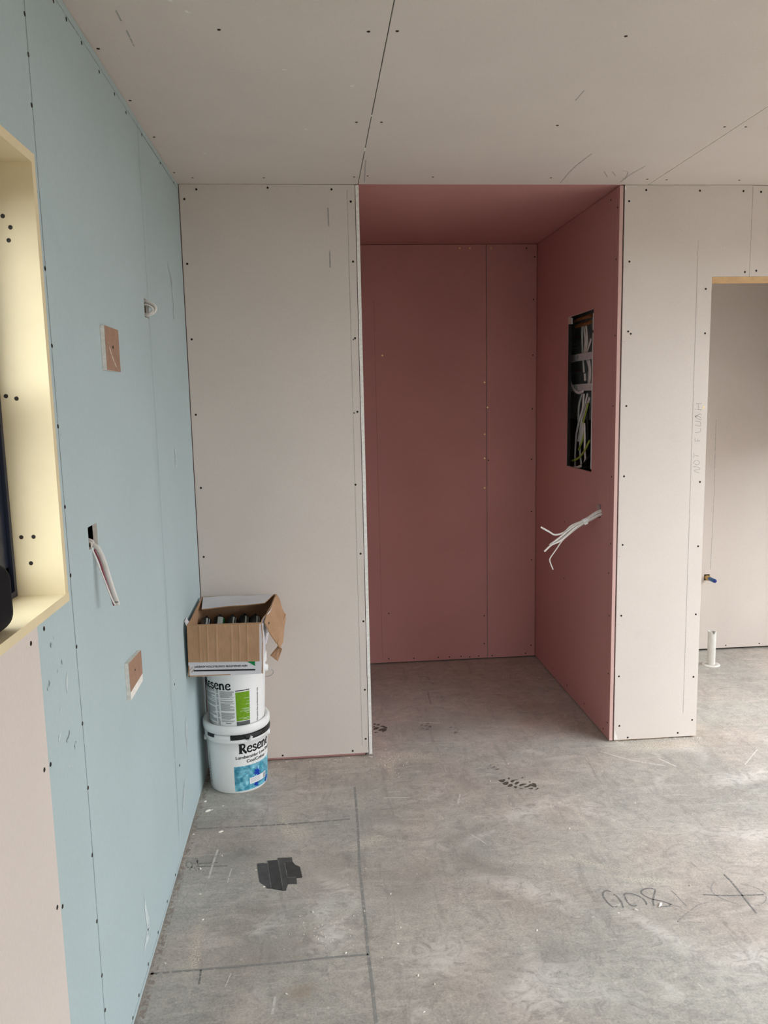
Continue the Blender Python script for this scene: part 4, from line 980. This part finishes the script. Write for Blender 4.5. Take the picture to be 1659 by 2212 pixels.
FLb, FRb, BRb, BLb = Vector((-.4955, 2.850, ZB)), Vector((-.2300, 2.850, ZB)), Vector((-.236, 3.235, ZB)), Vector((-.4955, 3.235, ZB))
FLt, FRt, BRt, BLt = Vector((-.4915, 2.850, .747)), Vector((-.2150, 2.850, .744)), Vector((-.190, 3.246, .756)), Vector((-.4930, 3.246, .757))
body = MB()
panel(FLb, FRb, FRt, FLt, TH, body, wob=.0008, seed=1)
panel(BRb, BLb, BLt, BRt, TH, body, wob=.001, seed=2)
panel(BLb, FLb, FLt, BLt, TH, body, wob=.0006, seed=3)
panel(FRb, BRb, BRt, FRt, TH, body, wob=.006, seed=4, nu=14, nv=8)
panel(FRb + Vector((0, 0, .0048)), FLb + Vector((0, 0, .0048)), BLb + Vector((0, 0, .0048)), BRb + Vector((0, 0, .0048)), TH * -1, body, 1, 0)
body.build('carton_body', ['carton_white', 'kraft'], carton)
fl = MB()
crease = lambda u, v: sum(.0016 * math.exp(-((u - q) / .012) ** 2) for q in (.17, .275, .40, .61, .72, .83))
panel((-.4935, 2.8445, .611), (-.2350, 2.8445, .602), (-.2300, 2.8430, .7455), (-.4910, 2.8430, .7485), .0035, fl, 1, 0, nu=72, nv=4, fold=crease)
panel((-.4910, 2.8430, .7485), (-.2300, 2.8430, .7455), (-.2230, 2.851, .7480), (-.4910, 2.851, .7510), .003, fl, 1, 1, nu=20, nv=1)
f1 = fl.build('flap', ['carton_white', 'kraft'], carton); f1['label'] = 'brown front flap folded down over the white front'
fl = MB()
panel((-.196, 3.243, .757), (-.487, 3.243, .757), (-.475, 3.105, .742), (-.226, 3.105, .757), .0035, fl, 0, 1, wob=.0015, seed=8)
f2 = fl.build('flap', ['carton_white', 'kraft'], carton); f2['label'] = 'white rear flap slanting into the carton'
fl = MB()
panel((-.216, 2.862, .744), (-.190, 3.236, .757), (-.150, 3.17, .690), (-.178, 2.93, .640), .0035, fl, 0, 1, nu=14, nv=8, wob=.003, seed=12)
panel((-.178, 2.93, .640), (-.150, 3.17, .690), (-.158, 3.09, .618), (-.166, 3.0, .598), .0035, fl, 0, 1, nu=10, nv=5, wob=.002, seed=13)
f3 = fl.build('flap', ['carton_white', 'kraft'], carton); f3['label'] = 'torn brown right flap hanging outwards'
fl = MB()
panel((-.205, 2.985, .578), (-.176, 2.965, .560), (-.158, 2.995, .598), (-.176, 3.01, .606), .0035, fl, 1, 0, wob=.002, seed=15, nu=5, nv=5)
fl.build('torn_scrap', ['carton_white', 'kraft'], carton)
fl = MB()
panel((-.4925, 2.858, .744), (-.4925, 2.90, .748), (-.4990, 2.90, .766), (-.5000, 2.866, .762), .003, fl, 0, 1, nu=4, nv=3, wob=.001)
fl.build('torn_scrap', ['carton_white', 'gypsum'], carton)
def flat_print(pts, mat, name, y=2.8488, parent=carton):
    mbf = MB(); poly(mbf, pts, 'y', y); return mbf.build(name, mat, parent)
flat_print([(-.476, .5735), (-.252, .5665), (-.252, .5720), (-.476, .5790)], 'ink', 'printed_bar')
flat_print([(-.289, .607), (-.252, .607), (-.252, .583)], 'green_ink', 'printed_triangle')
flat_print([(-.492, .578), (-.4895, .578), (-.478, .592), (-.4805, .592)], 'tan_ink', 'printed_stripe')
flat_print([(-.486, .570), (-.4835, .570), (-.472, .584), (-.4745, .584)], 'tan_ink', 'printed_stripe')
me = text_mesh('NEW GENERATION CONSTRUCTION ADHESIVE', .0105, .0002)
w_ = max(v.co.x for v in me.vertices)
mbt = MB().add([(-.280 - v.co.x / w_ * .193, 2.8487, .5895 - v.co.y + .026 * v.co.x / w_ * .193) for v in me.vertices], [tuple(p.vertices) for p in me.polygons])
mbt.build('lettering', 'ink', carton); bpy.data.meshes.remove(me)
lf = []
for j in range(14):
    t = 2 * math.pi * j / 14
    lf.append((2.935 + .020 * math.cos(t), .700 + .020 * math.sin(t) * (1.25 if math.sin(t) > 0 else .9)))
mbl = MB().add([(-.2110 + (y - 2.85) * .05 + (z - .70) * .16 + .004, y, z) for y, z in lf], [tuple(range(14))])
mbl.build('leaf_emblem', 'green_ink', carton)
tag(carton, 'open white cardboard carton with brown flaps resting on the upper paint pail', 'carton')
rebase(carton, (-.36, 3.04, ZB))
# cartridges leaning in the carton
for i, (x, lab) in enumerate(((-.462, 'dark adhesive cartridge against the left side of the open carton'), (-.408, 'adhesive cartridge with the broadest white label, left of middle in the carton'),
                              (-.356, 'dark adhesive cartridge in the middle of the open carton'), (-.308, 'adhesive cartridge right of middle in the open carton'),
                              (-.262, 'adhesive cartridge nearest the torn right flap of the carton'))):
    r = .0225
    ct = MB().lathe([(0, 0), (r - .002, 0), (r, .002), (r, .205), (r - .003, .209), (.008, .213), (.006, .228), (0, .228)], (0, 0, 0), 20, axis='y').build('adhesive_cartridge', 'black_plastic')
    for a0, a1, mt in (((.8, 1.75, 'label_dim'), (.45, .7, 'green_ink')) if i == 1 else ((1.05, 1.35, 'label_dim'), (.7, .85, 'label_dim'))):
        MB().lathe([(r + .0004, .05), (r + .0004, .2)], (0, 0, 0), 8, axis='y', a0=a0, a1=a1).build('label_stripe', mt, ct)
    ct.location = (x, 2.925 + .01 * (i % 2), .588)
    ct.rotation_euler = (math.radians(31), 0, math.radians(.4 * (i - 2)))
    tag(ct, lab, 'cartridge', 'adhesive cartridges in the carton')

# ---- plasterboard offcuts screwed to the blue wall
oc = empty('plasterboard_offcut')
MB().box(XL + .0003, XL + .0105, 1.977, 2.110, 1.632, 1.737).build('gypsum_core', 'gypsum', oc)
MB().box(XL + .0105, XL + .0111, 1.977, 2.110, 1.632, 1.737).build('paper_face', 'backing', oc)
mb = MB(); ribbon(mb, [(2.0, 1.70), (2.03, 1.668), (2.07, 1.64)], .006, 'x', XL + .0114); mb.build('plaster_smear', 'smear_tan', oc)
screws([(2.045, 1.690)], 'x', XL + .0112, 1, oc, r=.004)
tag(oc, 'upper brown-faced plasterboard offcut on the blue wall, level with the window', 'offcut', 'offcuts on the blue wall')
rebase(oc, (XL, 2.043, 1.632))
oc = empty('plasterboard_offcut')
MB().add([place('x', xx, a, b) for xx in (XL + .0003, XL + .0105) for a, b in ((1.990, .797), (2.132, .799), (2.131, .886), (1.987, .896))],
         [(0, 1, 2, 3), (4, 7, 6, 5), (0, 4, 5, 1), (1, 5, 6, 2), (2, 6, 7, 3), (3, 7, 4, 0)]).build('gypsum_core', 'gypsum', oc)
mb = MB(); poly(mb, [(1.990, .818), (2.132, .820), (2.131, .886), (1.987, .896)], 'x', XL + .0110); mb.build('paper_face', 'backing', oc)
screws([(2.05, .858)], 'x', XL + .0112, 1, oc, r=.003)
tag(oc, 'lower brown-faced plasterboard offcut on the blue wall, bare white along its bottom', 'offcut', 'offcuts on the blue wall')
rebase(oc, (XL, 2.06, .797))

# ---- cables out of the blue wall
SW = DATA['SW']
cb = empty('power_cable')
def lead(p, back):
    """extend a cable path back into the wall cavity"""
    return [tuple(Vector(p[0]) + Vector(back))] + [tuple(q) for q in p]
p1 = lead(SW['bcable1'], (-.05, .004, .005))
MB().tube(smooth_path(p1), .0058, 12, r2=.0030, up=(1, 0, .3)).build('cable_sheath', 'cable_white', cb)
p2 = [(a[0] - .0072, a[1] - .004, a[2]) for a in SW['bcable1'][2:]]
MB().tube(smooth_path(p2), .0022, 8).build('red_conductor', 'cable_red', cb)
p3 = lead(SW['bcable2'], (-.05, .002, .004))
MB().tube(smooth_path(p3), .0018, 8, r2=.0026).build('cable_sheath', 'cable_white', cb)
t_ = SW['bcable1'][-1]
MB().box(t_[0] - .006, t_[0] + .004, 1.7915, 1.7928, t_[2] + .008, t_[2] + .0095).build('pen_mark', 'ink', cb)
tag(cb, 'flat white cable with a red core hanging from the blue wall beside the window', 'cable')
rebase(cb, (XL, 1.8, 1.25))
wb = MB().box(XL - .060, XL - T - .001, 1.745, 1.845, 1.215, 1.300)
wb = MB().box(-.598, -.560, SLOT1[0] - .02, SLOT1[1] + .03, 1.21, 1.31).build('nogging', 'timber', wall_left)
lp = empty('power_cable')
q1 = lead(SW['loop'], (-.04, .006, 0)) + [(-.55, 2.562, 1.823)]
MB().tube(smooth_path(q1), .0052, 10).build('cable_sheath', 'cable_white', lp)
q2 = lead(SW['loop2'], (-.04, .006, 0)) + [(-.55, 2.545, 1.826)]
MB().tube(smooth_path(q2), .0030, 10).build('cable_sheath', 'cable_white', lp)
tag(lp, 'short loop of white cable poking out of the blue wall above the pails', 'cable')
rebase(lp, (XL, 2.55, 1.84))

# ---- switchboard opening in the niche wall
sb = empty('switchboard')
MB().box(1.388, 1.391, 3.62, 4.34, 1.427, 2.02).build('back_plate', 'galv', sb)
for k in ('rail1', 'rail2'):
    z = SW[k][1][2]
    rl_ = MB().box(1.326, 1.329, 3.72, 4.20, z - .017, z + .017).box(1.329, 1.338, 3.72, 4.20, z + .014, z + .017).box(1.329, 1.338, 3.72, 4.20, z - .017, z - .014)
    ro = rl_.build('din_rail', 'rail', sb)
    MB().lathe([(0, -.004), (.006, -.004), (.0075, -.0015), (.0075, 0)], (1.326, 3.94, z), 12, axis='x').build('rail_screw', 'steel', ro)
    MB().box(1.338, 1.388, 3.925, 3.955, z - .012, z + .012).build('rail_bracket', 'galv', ro)
for k in ('bar1', 'bar2'):
    MB().tube(smooth_path(SW[k], 3), .0095, 12).build('bus_bar', 'copper', sb)
mk = SW['mark'][0]
o = MB()
for (a, b, c, d) in ((-.05, .05, .018, .022), (-.05, .05, -.022, -.018), (-.05, -.042, -.022, .022), (.042, .05, -.022, .022), (-.012, .012, -.005, .005)):
    o.box(mk[0] + .0015, mk[0] + .0029, mk[1] + a * .9, mk[1] + b * .9, mk[2] + c, mk[2] + d)
o.build('printed_square', 'rail', sb)
for p in SW['white']: MB().tube(smooth_path(p, 5), .0030, 8, r2=.0072, up=(1, .35, 0)).build('cable', 'cable_white', sb)
for p in SW['green']: MB().tube(smooth_path(p, 5), .0030, 8, r2=.0060, up=(1, .35, 0)).build('earth_wire', 'cable_green', sb)
for p in SW['black']: MB().tube(smooth_path(p, 5), .0065, 8).build('black_cable', 'cable_black', sb)
for p in SW['brown']: MB().tube(smooth_path(p, 3) if len(p) > 2 else p, .003, 8).build('terminal_pin', 'copper', sb)
la = SW['label']; MB().tube(smooth_path(la, 2) if len(la) > 2 else la, .0058, 8).build('wire_marker', 'cable_white', sb)
MB().box(1.2875, 1.294, 3.626, 3.631, 1.205, 1.835).box(1.2875, 1.294, 3.624, 3.629, 1.848, 1.925).build('box_flange', 'sticker', sb)
MB().box(XNR + .0006, 1.2885, 3.9365, 3.9395, 1.197, 1.904).build('edge_strip', 'black_plastic', sb)  # black strip covering the far cut edge of the opening
MB().box(1.2875, 1.294, 3.936, 3.944, 1.905, 1.935).build('box_flange', 'rail', sb)
MB().box(1.30, 1.388, 4.335, 4.345, 1.30, 2.03).build('box_side', 'galv', sb)
tag(sb, 'open switchboard recess full of loose white cables in the pink niche wall', 'switchboard')
rebase(sb, (1.30, 3.76, 1.195))

# ---- cable bundle below it
bd = empty('cable_bundle')
for i, p in enumerate(SW['bundle']):
    pth = [(p[0][0] + .06, p[0][1] + .012, p[0][2] + .004)] + p
    MB().tube(smooth_path(pth, 6), .0028, 8, r2=.0042 if i != 4 else .003, up=(0, -1, .3)).build('cable', 'cable_white', bd)
tgp = [Vector(q) for q in SW['bundle_tag']]
mb = MB()
panel(tgp[3], tgp[2], tgp[1], tgp[0], .0008, mb, 0, 0, nu=2, nv=2)
mb.tube([Vector((1.186, 3.437, .988)), Vector((1.206, 3.437, .997))], .0085, 10)
mb.build('tape_flag', ['sticker', 'sticker'], bd)
tag(bd, 'bundle of white cables fanning out of a slot in the pink niche wall', 'cable')
rebase(bd, (XNR, 3.46, 1.03))
MB().box(1.352, 1.358, SLOT3[0] - .03, SLOT3[1] + .09, .97, 1.09).build('nogging', 'rail', nr)

# ---- plumbing in the far room
pp = empty('waste_pipe')
PX, PY = 2.226, 4.215
mb = MB()
n = 28
V = []
for rr in (.0225, .0185):
    for j in range(n):
        t = 2 * math.pi * j / n
        h = .198
        a_ = (t - math.radians(250)) % (2 * math.pi)
        if a_ < .7: h = .198 - .014 * math.sin(a_ / .7 * math.pi)
        V += [(PX + rr * math.cos(t), PY + rr * math.sin(t), 0), (PX + rr * math.cos(t), PY + rr * math.sin(t), h)]
Fc = []
for j in range(n):
    k = (j + 1) % n
    Fc += [(2 * j, 2 * k, 2 * k + 1, 2 * j + 1), (2 * n + 2 * j + 1, 2 * n + 2 * k + 1, 2 * n + 2 * k, 2 * n + 2 * j), (2 * j + 1, 2 * k + 1, 2 * n + 2 * k + 1, 2 * n + 2 * j + 1)]
mb.add(V, Fc, 0, False)
mb.build('pipe', 'pvc', pp)
MB().lathe([(.0228, 0), (.0228, .004), (.044, .004), (.049, .0025), (.050, 0)], (PX, PY, 0), 32).build('floor_collar', 'pvc', pp)
tag(pp, 'short white waste pipe standing up from the floor beyond the doorway', 'pipe')
rebase(pp, (PX, PY, 0))
wp = empty('water_pipe')
MB().lathe([(0, .02), (.0135, .02), (.0150, 0), (.0150, -.028), (.0125, -.034), (.0105, -.036)], (2.309, YF, .455), 20, axis='y').build('brass_elbow', 'gold', wp)
MB().lathe([(.0105, -.030), (.0115, -.034), (.0115, -.098), (.0105, -.10), (0, -.10)], (2.309, YF, .455), 20, axis='y').build('pipe_stub', 'blue_pipe', wp)
MB().lathe([(0, -.1012), (.0100, -.1012), (.0108, -.1000), (.0108, -.0990)], (2.309, YF, .455), 20, axis='y').build('end_cap', 'blue_cap', wp)
tag(wp, 'blue water pipe stub sticking out of the far room wall', 'pipe')
rebase(wp, (2.309, YF, .455))

# ---- dark rounded case on the window sill
cs = empty('rounded_case')
def rounded_box(x0, x1, y0, y1, z0, z1, r, seg=6):
    b = bmesh.new()
    bmesh.ops.create_cube(b, size=1)
    for v in b.verts:
        v.co = Vector(((x0 + x1) / 2 + v.co.x * (x1 - x0), (y0 + y1) / 2 + v.co.y * (y1 - y0), (z0 + z1) / 2 + v.co.z * (z1 - z0)))
    bmesh.ops.bevel(b, geom=b.edges[:], offset=r, segments=seg, affect='EDGES', profile=.5)
    mb_ = MB(); b.verts.ensure_lookup_table()
    mb_.add([v.co[:] for v in b.verts], [tuple(v.index for v in f.verts) for f in b.faces], 0, True)
    b.free()
    return mb_
rounded_box(-.590, -.505, 1.10, 1.338, WIN_Z0 + LT + .0005, 1.298, .032, 8).build('case_shell', 'charcoal', cs)
rounded_box(-.5915, -.5035, 1.198, 1.203, 1.2, 1.275, .002, 2).build('case_seam', 'navy', cs)
tag(cs, 'black rounded case on the window sill at the left edge', 'case')
rebase(cs, (-.548, 1.21, WIN_Z0 + LT))
